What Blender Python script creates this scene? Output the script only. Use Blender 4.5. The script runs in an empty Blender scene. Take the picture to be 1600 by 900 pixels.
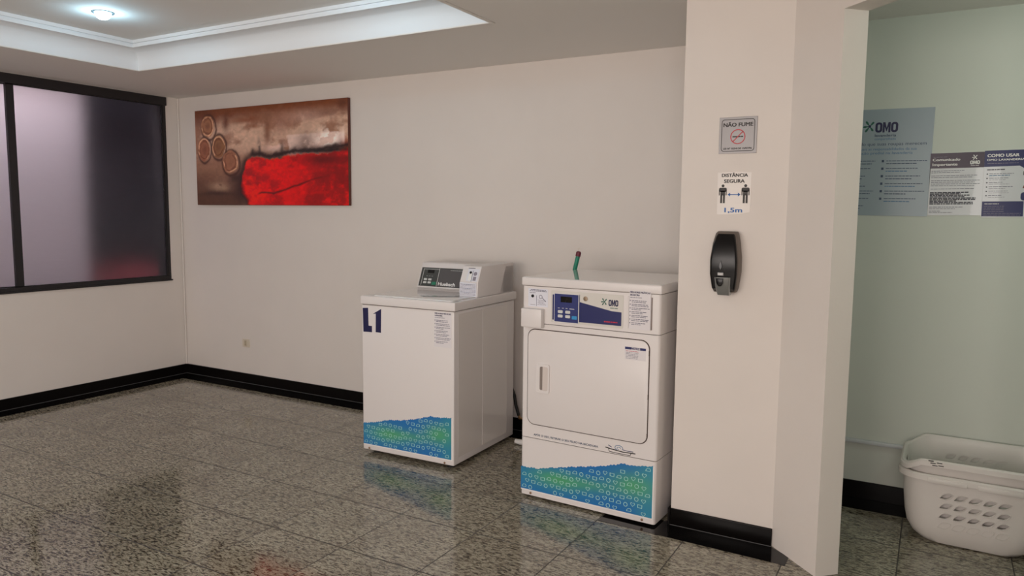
import bpy, bmesh, math, random
import numpy as np
from mathutils import Matrix, Vector
PI = math.pi
scene = bpy.context.scene

# ------------------------------------------------------------------ camera
CX, CY, CZ = 5.6462, -4.1744, 1.42
YAW, PITCH, ROLL, FPX = -0.51711, -0.10062, 0.009211, 1161.58
fw = Vector((math.sin(YAW)*math.cos(PITCH), math.cos(YAW)*math.cos(PITCH), math.sin(PITCH)))
rt = fw.cross(Vector((0, 0, 1))).normalized()
up = rt.cross(fw)
r2 = math.cos(ROLL)*rt + math.sin(ROLL)*up
u2 = -math.sin(ROLL)*rt + math.cos(ROLL)*up
cd = bpy.data.cameras.new('camera')
cam = bpy.data.objects.new('camera', cd)
scene.collection.objects.link(cam)
cam.matrix_world = Matrix(((r2.x, u2.x, -fw.x, CX), (r2.y, u2.y, -fw.y, CY), (r2.z, u2.z, -fw.z, CZ), (0, 0, 0, 1)))
cd.sensor_fit = 'HORIZONTAL'; cd.sensor_width = 36.0
cd.lens = FPX/1600*36.0
cd.clip_start = 0.05
scene.camera = cam

# ------------------------------------------------------------------ world, lights, exposure
scene.view_settings.view_transform = 'Standard'
scene.view_settings.look = 'None'
scene.view_settings.gamma = 1.0
scene.view_settings.use_curve_mapping = False
scene.view_settings.exposure = -0.04
w = bpy.data.worlds.new('world'); scene.world = w; w.use_nodes = True
w.node_tree.nodes['Background'].inputs[0].default_value = (0.75, 0.85, 1.0, 1)
w.node_tree.nodes['Background'].inputs[1].default_value = 0.6

def area(name, loc, target, sx, sy, power, color):
    l = bpy.data.lights.new(name, 'AREA'); l.shape = 'RECTANGLE'; l.size = sx; l.size_y = sy
    l.energy = power; l.color = color
    o = bpy.data.objects.new(name, l); scene.collection.objects.link(o)
    o.location = loc
    o.rotation_euler = (Vector(target)-Vector(loc)).to_track_quat('-Z', 'Y').to_euler()
    return o
# added fill light outside an unseen, made-up front window behind the photographer
area('front_fill', (3.9, -6.85, 1.35), (4.0, 0, 2.0), 3.2, 1.5, 108, (1.0, 0.885, 0.80))
# added fill light for right-facing sides, through an opening made up for it
area('side_fill', (6.45, -5.4, 1.45), (3.0, -3.0, 1.75), 1.7, 1.8, 84, (1.0, 0.90, 0.87))
# daylight in the light well behind the frosted side window
area('light_well_daylight', (-0.36, -1.15, 3.3), (-0.42, -1.0, 0.9), 0.30, 0.8, 72, (0.90, 0.87, 0.97))
LAMP_POWER = 3.6
SMALL_ROOM_POWER = 7.0

# ------------------------------------------------------------------ materials
def nt(name):
    m = bpy.data.materials.new(name); m.use_nodes = True
    return m, m.node_tree.nodes, m.node_tree.links, m.node_tree.nodes['Principled BSDF']
def mat(name, col, rough=0.5, metal=0.0, bump=0.0, bscale=200, spec=0.5, var=0.0, coat=0.0):
    m, n, l, b = nt(name)
    b.inputs['Base Color'].default_value = (*col, 1)
    b.inputs['Roughness'].default_value = rough
    b.inputs['Metallic'].default_value = metal
    b.inputs['Specular IOR Level'].default_value = spec
    b.inputs['Coat Weight'].default_value = coat
    tc = n.new('ShaderNodeTexCoord')
    if var > 0:
        no = n.new('ShaderNodeTexNoise'); no.inputs['Scale'].default_value = 3.0; no.inputs['Detail'].default_value = 4
        l.new(tc.outputs['Object'], no.inputs['Vector'])
        mx = n.new('ShaderNodeMixRGB'); mx.blend_type = 'MULTIPLY'; mx.inputs[0].default_value = 1
        mx.inputs[1].default_value = (*col, 1)
        rp = n.new('ShaderNodeValToRGB')
        rp.color_ramp.elements[0].position = 0.3; rp.color_ramp.elements[0].color = (1-var,)*3+(1,)
        rp.color_ramp.elements[1].position = 0.7; rp.color_ramp.elements[1].color = (1, 1, 1, 1)
        l.new(no.outputs['Fac'], rp.inputs[0]); l.new(rp.outputs[0], mx.inputs[2]); l.new(mx.outputs[0], b.inputs['Base Color'])
    if bump > 0:
        no = n.new('ShaderNodeTexNoise'); no.inputs['Scale'].default_value = bscale; no.inputs['Detail'].default_value = 3
        l.new(tc.outputs['Object'], no.inputs['Vector'])
        bp = n.new('ShaderNodeBump'); bp.inputs['Strength'].default_value = bump; bp.inputs['Distance'].default_value = 0.002
        l.new(no.outputs['Fac'], bp.inputs['Height']); l.new(bp.outputs[0], b.inputs['Normal'])
    return m
def emit(name, col, s):
    m, n, l, b = nt(name)
    b.inputs['Base Color'].default_value = (*col, 1)
    b.inputs['Emission Color'].default_value = (*col, 1); b.inputs['Emission Strength'].default_value = s
    return m
def vcol(name, rough=0.5, bump=0.0, coat=0.0):
    m, n, l, b = nt(name)
    a = n.new('ShaderNodeAttribute'); a.attribute_name = 'paint'
    l.new(a.outputs['Color'], b.inputs['Base Color'])
    b.inputs['Roughness'].default_value = rough; b.inputs['Coat Weight'].default_value = coat
    if bump:
        tc = n.new('ShaderNodeTexCoord'); no = n.new('ShaderNodeTexNoise'); no.inputs['Scale'].default_value = 60
        no.inputs['Detail'].default_value = 6
        l.new(tc.outputs['Object'], no.inputs['Vector'])
        bp = n.new('ShaderNodeBump'); bp.inputs['Strength'].default_value = bump; bp.inputs['Distance'].default_value = 0.003
        l.new(no.outputs['Fac'], bp.inputs['Height']); l.new(bp.outputs[0], b.inputs['Normal'])
    return m
def s2l(r, g, b):
    f = lambda c: (c/255/12.92) if c/255 <= 0.04045 else ((c/255+0.055)/1.055)**2.4
    return (f(r), f(g), f(b))

WALL = mat('wall_paint', (0.74, 0.68, 0.63), 0.75, bump=0.12, bscale=90, var=0.03)
WALL2 = mat('small_room_paint', (0.66, 0.68, 0.62), 0.75, bump=0.12, bscale=90, var=0.03)
CEIL = mat('ceiling_paint', (0.80, 0.77, 0.73), 0.8, bump=0.05, bscale=120)
COVE = mat('moulding_paint', (0.78, 0.79, 0.80), 0.7)
BLACK_ALU = mat('black_aluminium', (0.012, 0.010, 0.012), 0.45)
GRANITE_BLACK = mat('black_granite', (0.004, 0.0035, 0.0035), 0.06, spec=0.4)
GRANITE_BASE = mat('black_granite_skirting', (0.004, 0.0032, 0.003), 0.28, spec=0.12)
GROUT = mat('pale_joint', (0.10, 0.10, 0.10), 0.6)
ENAMEL = mat('white_enamel', (0.745, 0.70, 0.68), 0.34)
ENAMEL_TOP = mat('white_enamel_top', (0.75, 0.74, 0.73), 0.06, coat=0.6)
ENAMEL_SIDE = mat('white_enamel_side', (0.74, 0.69, 0.65), 0.25, coat=0.2)
GAP = mat('dark_gap', (0.06, 0.035, 0.025), 0.7)
PLASTIC_W = mat('white_plastic', (0.76, 0.72, 0.69), 0.35)
NAVY = mat('navy_print', s2l(30, 36, 92), 0.35)
NAVY_TXT = mat('navy_lettering', s2l(22, 22, 70), 0.45)
NAVY_LT = mat('navy_panel', s2l(48, 56, 112), 0.3)
GREY_TXT = mat('grey_lettering', s2l(98, 94, 112), 0.6)
GREY_PALE = mat('pale_grey_lettering', s2l(140, 134, 146), 0.6)
BLACK_TXT = mat('black_lettering', (0.02, 0.015, 0.013), 0.5)
BLUE_TXT = mat('blue_lettering', s2l(40, 100, 170), 0.5)
STICKER = mat('sticker_paper', (0.74, 0.70, 0.71), 0.5)
STICKER_L = mat('label_paper', (0.72, 0.72, 0.78), 0.4)
DKGREY = mat('charcoal_panel', s2l(84, 80, 80), 0.4)
DKGREY2 = mat('dark_panel', s2l(66, 66, 62), 0.35)
DISPLAY = mat('black_display', (0.004, 0.004, 0.004), 0.15)
BTN = mat('pale_buttons', (0.62, 0.62, 0.60), 0.4)
BTN_G = mat('green_button', s2l(40, 120, 90), 0.4)
BTN_B = mat('blue_button', s2l(50, 140, 195), 0.4)
WHITE_P = mat('white_print', (0.82, 0.80, 0.78), 0.4)
PANEL_W = mat('cream_panel', (0.66, 0.63, 0.58), 0.35)
RED_P = mat('red_print', s2l(190, 40, 70), 0.5)
GREEN_P = mat('green_print', s2l(30, 90, 75), 0.5)
HOLE = mat('black_hole', (0.002, 0.002, 0.002), 0.8)
BRASS = mat('brass', (0.55, 0.33, 0.16), 0.35, metal=1.0)
CHROME = mat('steel', (0.6, 0.58, 0.55), 0.3, metal=1.0)
SCREW = mat('rusty_screw', (0.28, 0.17, 0.10), 0.5, metal=0.6)
RUBBER = mat('black_rubber', (0.01, 0.01, 0.01), 0.55)
TEAL = mat('teal_hose', s2l(28, 130, 105), 0.4)
MAROON = mat('maroon_cap', s2l(100, 32, 50), 0.5)
DISP_B = mat('glossy_black_plastic', (0.004, 0.0035, 0.004), 0.25, spec=0.3)
DISP_G = mat('grey_plastic', (0.13, 0.105, 0.088), 0.5)
DISP_S = mat('silver_push_plate', (0.36, 0.37, 0.37), 0.22, metal=0.7)
SILVER = mat('brushed_silver', (0.30, 0.285, 0.285), 0.42, metal=0.35, bump=0.1, bscale=60)
RED_SIGN = mat('red_ring', s2l(190, 50, 60), 0.5)
ACRYL = mat('blue_grey_acrylic', s2l(150, 163, 172), 0.3)
PAPER = mat('poster_paper', s2l(212, 212, 216), 0.35, coat=0.3)
POST_TXT = mat('poster_body_text', s2l(62, 76, 100), 0.6)
POST_TXT2 = mat('poster_blue_text', s2l(72, 112, 150), 0.6)
POST_BLK = mat('poster_dark_text', s2l(60, 58, 68), 0.6)
PURPLE = mat('dark_purple_header', s2l(58, 42, 62), 0.35)
SKIN_P = mat('printed_brown_shape', s2l(120, 60, 45), 0.4)
BASKET = mat('white_basket_plastic', (0.70, 0.655, 0.62), 0.42)
TRUNK = mat('grey_white_trunking', (0.62, 0.64, 0.66), 0.45)
CREAM = mat('cream_outlet_plastic', (0.66, 0.58, 0.47), 0.4)
DOME = emit('lamp_glass', (0.80, 0.95, 1.0), 14)
RINGM = mat('lamp_ring_metal', (0.25, 0.33, 0.36), 0.35, metal=0.8)
PIPE = mat('white_pvc', (0.72, 0.70, 0.68), 0.4)
DECAL = vcol('wave_decal', 0.28, coat=0.3)
CANVAS = vcol('painted_canvas', 0.42, bump=0.35)
WELL_W = mat('light_well_pale_wall', (0.72, 0.66, 0.66), 0.8)
WELL_D = mat('light_well_dark_wall', (0.035, 0.028, 0.04), 0.9)
WELL_R = mat('red_object_outside', (0.50, 0.07, 0.08), 0.7)

def frosted():
    m, n, l, b = nt('frosted_window_film')
    b.inputs['Base Color'].default_value = (0.80, 0.76, 0.80, 1)
    b.inputs['Transmission Weight'].default_value = 1.0
    b.inputs['Roughness'].default_value = 0.40
    b.inputs['IOR'].default_value = 1.3
    tc = n.new('ShaderNodeTexCoord'); mp = n.new('ShaderNodeMapping'); mp.inputs['Scale'].default_value = (1, 1.2, 6)
    no = n.new('ShaderNodeTexNoise'); no.inputs['Scale'].default_value = 4; no.inputs['Detail'].default_value = 4
    l.new(tc.outputs['Object'], mp.inputs[0]); l.new(mp.outputs[0], no.inputs['Vector'])
    bp = n.new('ShaderNodeBump'); bp.inputs['Strength'].default_value = 0.25; bp.inputs['Distance'].default_value = 0.01
    l.new(no.outputs['Fac'], bp.inputs['Height']); l.new(bp.outputs[0], b.inputs['Normal'])
    return m
FROST = frosted()

def floor_mat():
    m, n, l, b = nt('granite_tiles')
    tc = n.new('ShaderNodeTexCoord')
    sep = n.new('ShaderNodeSeparateXYZ'); l.new(tc.outputs['Object'], sep.inputs[0])
    T = 0.4115
    def mth(op, a, bb=None, c=None):
        q = n.new('ShaderNodeMath'); q.operation = op
        for i, v in enumerate((a, bb, c)):
            if v is None: continue
            if isinstance(v, (int, float)): q.inputs[i].default_value = v
            else: l.new(v, q.inputs[i])
        return q.outputs[0]
    xs = mth('DIVIDE', mth('SUBTRACT', sep.outputs[0], 4.350), T)
    ys = mth('DIVIDE', mth('SUBTRACT', sep.outputs[1], -1.073), T)
    fx = mth('ABSOLUTE', mth('SUBTRACT', mth('FRACT', xs), 0.5))
    fy = mth('ABSOLUTE', mth('SUBTRACT', mth('FRACT', ys), 0.5))
    joint = mth('MAXIMUM', mth('GREATER_THAN', fx, 0.5-0.0024/T), mth('GREATER_THAN', fy, 0.5-0.0030/T))
    cell = n.new('ShaderNodeCombineXYZ')
    l.new(mth('FLOOR', xs), cell.inputs[0]); l.new(mth('FLOOR', ys), cell.inputs[1])
    wn = n.new('ShaderNodeTexWhiteNoise'); wn.noise_dimensions = '3D'; l.new(cell.outputs[0], wn.inputs['Vector'])
    off = n.new('ShaderNodeVectorMath'); off.operation = 'SCALE'; off.inputs[3].default_value = 9.0
    l.new(wn.outputs['Color'], off.inputs[0])
    add = n.new('ShaderNodeVectorMath'); l.new(tc.outputs['Object'], add.inputs[0]); l.new(off.outputs[0], add.inputs[1])
    def noise(scale, sx, sy, detail, rough=0.6, dist=0.0):
        mp = n.new('ShaderNodeMapping'); mp.inputs['Scale'].default_value = (sx, sy, 1)
        l.new(add.outputs[0], mp.inputs[0])
        q = n.new('ShaderNodeTexNoise'); q.inputs['Scale'].default_value = scale; q.inputs['Detail'].default_value = detail
        q.inputs['Roughness'].default_value = rough; q.inputs['Distortion'].default_value = dist
        l.new(mp.outputs[0], q.inputs['Vector']); return q.outputs['Fac']
    def ramp(f, stops):
        r = n.new('ShaderNodeValToRGB'); e = r.color_ramp.elements
        e[0].position, e[0].color = stops[0][0], (*stops[0][1], 1)
        e[1].position, e[1].color = stops[-1][0], (*stops[-1][1], 1)
        for p, c in stops[1:-1]:
            q = e.new(p); q.color = (*c, 1)
        l.new(f, r.inputs[0]); return r.outputs[0]
    base = ramp(noise(60, 0.5, 1.25, 5, 0.7, 0.3), [(0.30, (0.21, 0.185, 0.143)), (0.47, (0.32, 0.292, 0.23)), (0.60, (0.385, 0.36, 0.288)), (0.75, (0.49, 0.47, 0.40))])
    fleck = ramp(noise(105, 0.36, 1.15, 3, 0.62, 0.7), [(0.38, (0.10, 0.08, 0.065)), (0.45, (0.5, 0.47, 0.43)), (0.50, (1, 1, 1))])
    mid = ramp(noise(130, 0.6, 1.2, 2, 0.6), [(0.33, (0.42, 0.38, 0.34)), (0.46, (1, 1, 1))])
    big = ramp(noise(3.2, 1, 1, 2), [(0.35, (0.86, 0.84, 0.80)), (0.65, (1.06, 1.06, 1.02))])
    def mul(a, c):
        q = n.new('ShaderNodeMixRGB'); q.blend_type = 'MULTIPLY'; q.inputs[0].default_value = 1
        l.new(a, q.inputs[1]); l.new(c, q.inputs[2]); return q.outputs[0]
    col = mul(mul(mul(base, fleck), mid), big)
    jm = n.new('ShaderNodeMixRGB'); l.new(joint, jm.inputs[0]); l.new(col, jm.inputs[1]); jm.inputs[2].default_value = (0.022, 0.016, 0.012, 1)
    l.new(jm.outputs[0], b.inputs['Base Color'])
    b.inputs['Roughness'].default_value = 0.11
    b.inputs['Specular IOR Level'].default_value = 0.85
    jr = mth('MULTIPLY_ADD', joint, 0.5, 0.095); l.new(jr, b.inputs['Roughness'])
    return m
FLOOR = floor_mat()

# ------------------------------------------------------------------ mesh helpers
def link(o, parent=None):
    scene.collection.objects.link(o)
    if parent is not None: o.parent = parent
    return o
class B:
    """collects shapes and links them as one mesh object"""
    def __init__(s, xf=None): s.bm = bmesh.new(); s.mats = []; s.xf = xf or Matrix()
    def mi(s, m):
        if m not in s.mats: s.mats.append(m)
        return s.mats.index(m)
    def merge(s, bm, m, smooth=False):
        me = bpy.data.meshes.new('t'); bm.to_mesh(me); bm.free()
        me.transform(s.xf)
        k = len(s.bm.faces); s.bm.from_mesh(me); bpy.data.meshes.remove(me)
        s.bm.faces.ensure_lookup_table(); i = s.mi(m)
        for f in s.bm.faces[k:]: f.material_index = i; f.smooth = smooth
        return s
    def box(s, x0, x1, y0, y1, z0, z1, m, bev=0, seg=3):
        bm = bmesh.new(); bmesh.ops.create_cube(bm, size=1)
        for v in bm.verts:
            v.co = Vector((x0+(v.co.x+.5)*(x1-x0), y0+(v.co.y+.5)*(y1-y0), z0+(v.co.z+.5)*(z1-z0)))
        if bev: bmesh.ops.bevel(bm, geom=bm.edges[:], offset=bev, segments=seg, profile=0.5, affect='EDGES')
        return s.merge(bm, m, bool(bev))
    def prism(s, pts, a, b, m, axis='y', smooth=False, bev=0):
        """pts 2D; axis y: pts are (x,z); axis z: (x,y); axis x: (y,z)"""
        f = {'y': lambda p, t: (p[0], t, p[1]), 'z': lambda p, t: (p[0], p[1], t), 'x': lambda p, t: (t, p[0], p[1])}[axis]
        bm = bmesh.new()
        A = [bm.verts.new(f(p, a)) for p in pts]; C = [bm.verts.new(f(p, b)) for p in pts]
        n = len(pts)
        bm.faces.new(A); bm.faces.new(C[::-1])
        for i in range(n): bm.faces.new((A[i], C[i], C[(i+1) % n], A[(i+1) % n]))
        bmesh.ops.recalc_face_normals(bm, faces=bm.faces[:])
        if bev: bmesh.ops.bevel(bm, geom=bm.edges[:], offset=bev, segments=2, profile=0.5, affect='EDGES')
        return s.merge(bm, m, smooth)
    def ring(s, outer, inner, a, b, m):
        """frame between two 2D loops of equal count in x,z extruded in y"""
        bm = bmesh.new(); n = len(outer)
        L = [[bm.verts.new((p[0], t, p[1])) for p in lp] for lp, t in ((outer, a), (inner, a), (inner, b), (outer, b))]
        for q in range(4):
            for i in range(n):
                bm.faces.new((L[q][i], L[q][(i+1) % n], L[(q+1) % 4][(i+1) % n], L[(q+1) % 4][i]))
        bmesh.ops.recalc_face_normals(bm, faces=bm.faces[:])
        return s.merge(bm, m)
    def tube(s, pts, r, m, n=12, closed=False):
        pts = [Vector(p) for p in pts]; bm = bmesh.new(); rings = []
        for i, p in enumerate(pts):
            d = (pts[(i+1) % len(pts)] if (closed or i+1 < len(pts)) else p) - (pts[i-1] if (closed or i > 0) else p)
            d.normalize()
            a = Vector((0, 0, 1)) if abs(d.z) < 0.9 else Vector((1, 0, 0))
            e = d.cross(a).normalized(); g = d.cross(e)
            rr = r[i] if isinstance(r, (list, tuple)) else r
            rings.append([bm.verts.new(p+rr*(math.cos(2*PI*k/n)*e+math.sin(2*PI*k/n)*g)) for k in range(n)])
        m_ = len(rings)
        for i in range(m_ if closed else m_-1):
            for k in range(n):
                bm.faces.new((rings[i][k], rings[i][(k+1) % n], rings[(i+1) % m_][(k+1) % n], rings[(i+1) % m_][k]))
        if not closed: bm.faces.new(rings[0][::-1]); bm.faces.new(rings[-1])
        bmesh.ops.recalc_face_normals(bm, faces=bm.faces[:])
        return s.merge(bm, m, True)
    def lathe(s, prof, m, c=(0, 0, 0), axis='z', n=32, smooth=True):
        bm = bmesh.new(); rings = []
        for r, h in prof:
            rg = []
            for k in range(n):
                a = 2*PI*k/n
                if axis == 'z': co = (c[0]+r*math.cos(a), c[1]+r*math.sin(a), c[2]+h)
                elif axis == 'y': co = (c[0]+r*math.cos(a), c[1]+h, c[2]+r*math.sin(a))
                rg.append(bm.verts.new(co))
            rings.append(rg)
        for i in range(len(rings)-1):
            for k in range(n): bm.faces.new((rings[i][k], rings[i][(k+1) % n], rings[i+1][(k+1) % n], rings[i+1][k]))
        bm.faces.new(rings[0]); bm.faces.new(rings[-1][::-1])
        bmesh.ops.remove_doubles(bm, verts=bm.verts[:], dist=1e-6)
        bmesh.ops.recalc_face_normals(bm, faces=bm.faces[:])
        return s.merge(bm, m, smooth)
    def text(s, txt, x, z, h, m, y=0.0, width=None, bold=0.0, align='LEFT', depth=0.0006, slant=0.0):
        """flat lettering in the x-z plane facing -y; x,z = baseline start (or centre)"""
        cu = bpy.data.curves.new('t', 'FONT'); cu.body = txt; cu.size = 1.0
        cu.resolution_u = 3; cu.shear = slant
        o = bpy.data.objects.new('t', cu); scene.collection.objects.link(o)
        bpy.context.view_layer.update()
        dg = bpy.context.evaluated_depsgraph_get()
        me = bpy.data.meshes.new_from_object(o.evaluated_get(dg))
        bpy.data.objects.remove(o); bpy.data.curves.remove(cu)
        co = np.empty(len(me.vertices)*3); me.vertices.foreach_get('co', co); co = co.reshape(-1, 3)
        x0, x1 = co[:, 0].min(), co[:, 0].max()
        sc = h/0.7  # cap height of the built-in font is about 0.7
        sx = sc if width is None else width/(x1-x0)
        ox = x-x0*sx if align == 'LEFT' else x-(x0+x1)/2*sx
        sh_ = bold*3.0*h
        for i_, (dx, dz) in enumerate(((-sh_, -sh_*.5), (-sh_, sh_*.5), (0, 0), (sh_, sh_*.5), (sh_, -sh_*.5)) if bold else ((0, 0),)):
            s._glyphs(me, ox+dx, z+dz, sx, sc, y, depth+i_*.00005, m)
        bpy.data.meshes.remove(me)
        return s
    def _glyphs(s, me, ox, z, sx, sc, y, depth, m):
        bm = bmesh.new(); bm.from_mesh(me)
        for v in bm.verts: v.co = Vector((ox+v.co.x*sx, y, z+v.co.y*sc))
        r = bmesh.ops.extrude_face_region(bm, geom=bm.faces[:])
        for v in [g for g in r['geom'] if isinstance(g, bmesh.types.BMVert)]: v.co.y -= depth
        bmesh.ops.recalc_face_normals(bm, faces=bm.faces[:])
        return s.merge(bm, m)
    def dashes(s, x0, x1, z, h, m, y=0.0, seed=0):
        """one line of print too small to read: word-long strokes"""
        rn = random.Random(seed); x = x0
        while x < x1-0.002:
            L = min(rn.uniform(0.006, 0.02), x1-x)
            s.box(x, x+L, y-0.0004, y, z-h/2, z+h/2, m); x += L+0.0022
        return s
    def build(s, name, parent=None, **props):
        me = bpy.data.meshes.new(name); s.bm.to_mesh(me); s.bm.free()
        for m in s.mats: me.materials.append(m)
        if hasattr(me, 'set_sharp_from_angle'): me.set_sharp_from_angle(angle=math.radians(40))
        o = link(bpy.data.objects.new(name, me), parent)
        for k, v in props.items(): o[k] = v
        return o
def tag(o, label, cat, group=None):
    o['label'] = label; o['category'] = cat
    if group: o['group'] = group
    return o
def empty(name, loc, rz, label, cat, group=None):
    o = link(bpy.data.objects.new(name, None)); o.location = loc; o.rotation_euler = (0, 0, rz); o.empty_display_size = 0.1
    return tag(o, label, cat, group)
def struct(b, name, parent=None):
    o = b.build(name, parent)
    if parent is None: o['kind'] = 'structure'
    return o
def rrect(x0, x1, z0, z1, r, n=6):
    P = []
    for cx, cz, a0 in ((x1-r, z1-r, 0), (x0+r, z1-r, 90), (x0+r, z0+r, 180), (x1-r, z0+r, 270)):
        for i in range(n+1):
            a = math.radians(a0+90*i/n); P.append((cx+r*math.cos(a), cz+r*math.sin(a)))
    return P
def circ(cx, cz, r, n=24): return [(cx+r*math.cos(2*PI*i/n), cz+r*math.sin(2*PI*i/n)) for i in range(n)]

# ------------------------------------------------------------------ room shell
HC = 2.356      # soffit height
TZ = 2.53       # raised tray ceiling
TX0, TX1, TY0, TY1 = 0.878, 3.667, -3.95, -0.945
RY = -6.6       # front of the room, behind the camera
FLOORB = B().box(-0.15, 7.4, RY-0.15, 0.15, -0.08, 0.0, FLOOR)
struct(FLOORB, 'floor')
WY0, WY1, WZ0, WZ1 = -2.53, -0.125, 0.829, 2.338   # side window opening
b = B()
b.box(-0.16, 0, RY, WY0, 0, 2.62, WALL); b.box(-0.16, 0, WY1, 0.0, 0, 2.62, WALL)
b.box(-0.16, 0, WY0, WY1, 0, WZ0, WALL); b.box(-0.16, 0, WY0, WY1, WZ1, 2.62, WALL)
struct(b, 'wall_left')
struct(B().box(-0.16, 4.657, 0, 0.15, 0, 2.62, WALL), 'wall_back')
# column block with the start of the diagonal wall and its jamb
CXL, CXR, CYF = 4.657, 5.105, -0.935
k = math.sqrt(0.5)
def dg(u, t=0.0): return (CXR+u*k+t*k, CYF-u*k+t*k)     # point on the diagonal wall; t = into the wall
J0 = 0.286; TH = 0.106; J1 = 1.24
b = B().prism([(CXL, 0.15), (CXL, CYF), (CXR, CYF), dg(J0), dg(J0, TH), (5.11, dg(0.05, TH)[1]+0.06), (5.11, 0.15)], 0, 2.62, WALL, axis='z')
struct(b, 'wall_column')
b = B().prism([dg(J1), dg(1.5), (6.28, -1.93), dg(J1, TH)], 0, 2.62, WALL, axis='z')
struct(b, 'wall_diagonal')
b = B().prism([dg(J0), dg(J1), dg(J1, TH), dg(J0, TH)], 2.175, 2.62, WALL, axis='z')
struct(b, 'wall_header')
rx, ry = dg(1.5)
b = B().box(rx, rx+0.11, -4.5, ry, 0, 2.62, WALL).box(rx, rx+0.11, RY, -6.3, 0, 2.62, WALL)
b.box(rx, rx+0.11, -6.3, -4.5, 0, 0.35, WALL).box(rx, rx+0.11, -6.3, -4.5, 2.32, 2.62, WALL)
struct(b, 'wall_right')
b = B()
for y in (-6.3, -5.42, -4.54): b.box(rx+0.04, rx+0.08, y, y+0.04, 0.35, 2.32, BLACK_ALU)
b.box(rx+0.04, rx+0.08, -6.3, -4.5, 0.35, 0.39, BLACK_ALU).box(rx+0.04, rx+0.08, -6.3, -4.5, 2.28, 2.32, BLACK_ALU)
struct(b, 'added_side_window')  # frame of the unseen opening added for the side fill light
struct(B().box(5.11, 7.3, -0.13, 0.15, 0, 2.62, WALL2), 'wall_small_room_back')
struct(B().box(7.2, 7.35, -2.3, -0.13, 0, 2.62, WALL2), 'wall_small_room_right')
struct(B().box(6.276, 7.2, -2.3, -2.15, 0, 2.62, WALL2), 'wall_small_room_front')
# unseen front wall; its glazed opening is added for the front fill light
FX0, FX1, FZ0, FZ1 = 2.0, 5.4, 0.55, 2.3
b = B()
b.box(-0.16, FX0, RY-0.15, RY, 0, 2.62, WALL); b.box(FX1, rx+0.11, RY-0.15, RY, 0, 2.62, WALL)
b.box(FX0, FX1, RY-0.15, RY, 0, FZ0, WALL); b.box(FX0, FX1, RY-0.15, RY, FZ1, 2.62, WALL)
struct(b, 'wall_front')
b = B()
for x in (FX0, (FX0+FX1)/2-0.02, FX1-0.04): b.box(x, x+0.04, RY-0.1, RY-0.05, FZ0, FZ1, BLACK_ALU)
b.box(FX0, FX1, RY-0.1, RY-0.05, FZ0, FZ0+0.04, BLACK_ALU); b.box(FX0, FX1, RY-0.1, RY-0.05, FZ1-0.04, FZ1, BLACK_ALU)
struct(b, 'added_front_window')
# ceiling: low border, raised tray
b = B()
b.box(0, TX0, RY, 0, HC, HC+0.05, CEIL); b.box(TX1, rx, RY, 0, HC, HC+0.05, CEIL)
b.box(TX0, TX1, TY1, 0, HC, HC+0.05, CEIL); b.box(TX0, TX1, RY, TY0, HC, HC+0.05, CEIL)
b.box(0, rx, RY, 0, 2.62, 2.68, CEIL)
b.box(TX0-0.1, TX1+0.1, TY0-0.1, TY1+0.1, TZ, 2.60, CEIL)
struct(b, 'ceiling')
struct(B().box(rx, 7.2, -2.2, 0, HC+0.001, HC+0.05, mat('small_room_ceiling_paint', (0.62, 0.62, 0.57), 0.8)), 'ceiling_small_room')
def sweep_tray(b, prof, m):
    """profile of (inset, height) swept round the tray opening with mitred corners"""
    bm = bmesh.new(); R_ = []
    for d, z in prof:
        R_.append([bm.verts.new(c) for c in ((TX0+d, TY0+d, z), (TX1-d, TY0+d, z), (TX1-d, TY1-d, z), (TX0+d, TY1-d, z))])
    n = len(R_)
    for i in range(n):
        for k_ in range(4): bm.faces.new((R_[i][k_], R_[i][(k_+1) % 4], R_[(i+1) % n][(k_+1) % 4], R_[(i+1) % n][k_]))
    bmesh.ops.recalc_face_normals(bm, faces=bm.faces[:])
    return b.merge(bm, m, True)
cove = [(0.0005, HC+.003), (0.0005, 2.395)]+[(.096*(1-math.cos(q)), 2.395+.083*math.sin(q)) for q in [i*PI/2/9 for i in range(1, 10)]]
struct(sweep_tray(B(), cove+[(.0965, TZ-.0005), (-.03, TZ-.0005), (-.03, HC+.0505), (-.0005, HC+.0505), (-.0005, HC+.003)], COVE), 'trim_1')
struct(sweep_tray(B(), [(.0968, 2.477), (.110, 2.478), (.109, 2.496), (.0975, 2.4965), (.0972, 2.506), (.107, 2.5065), (.104, 2.5285), (.0968, TZ-.001)], COVE), 'trim_2')
b = B()
for (x0, x1, y0, y1) in ((TX0-.022, TX0, TY0-.022, TY1+.022), (TX1, TX1+.022, TY0-.022, TY1+.022), (TX0, TX1, TY1, TY1+.022), (TX0, TX1, TY0-.022, TY0)):
    b.box(x0, x1, y0, y1, HC-.004, HC, CEIL, .0015, 1)
struct(b, 'trim_5')
def moulding(d0, d1, z0, z1, b):
    for (x0, x1, y0, y1) in ((TX0+d0, TX0+d1, TY0+d0, TY1-d0), (TX1-d1, TX1-d0, TY0+d0, TY1-d0),
                             (TX0+d1, TX1-d1, TY1-d1, TY1-d0), (TX0+d1, TX1-d1, TY0+d0, TY0+d1)):
        b.box(x0, x1, y0, y1, z0, z1, COVE)
b = B()
moulding(0.0, 0.098, 2.478, 2.5, b); moulding(0.0, 0.090, 2.5, 2.507, b); moulding(0.0, 0.082, 2.507, TZ, b)
struct(b, 'trim_2')

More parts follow.
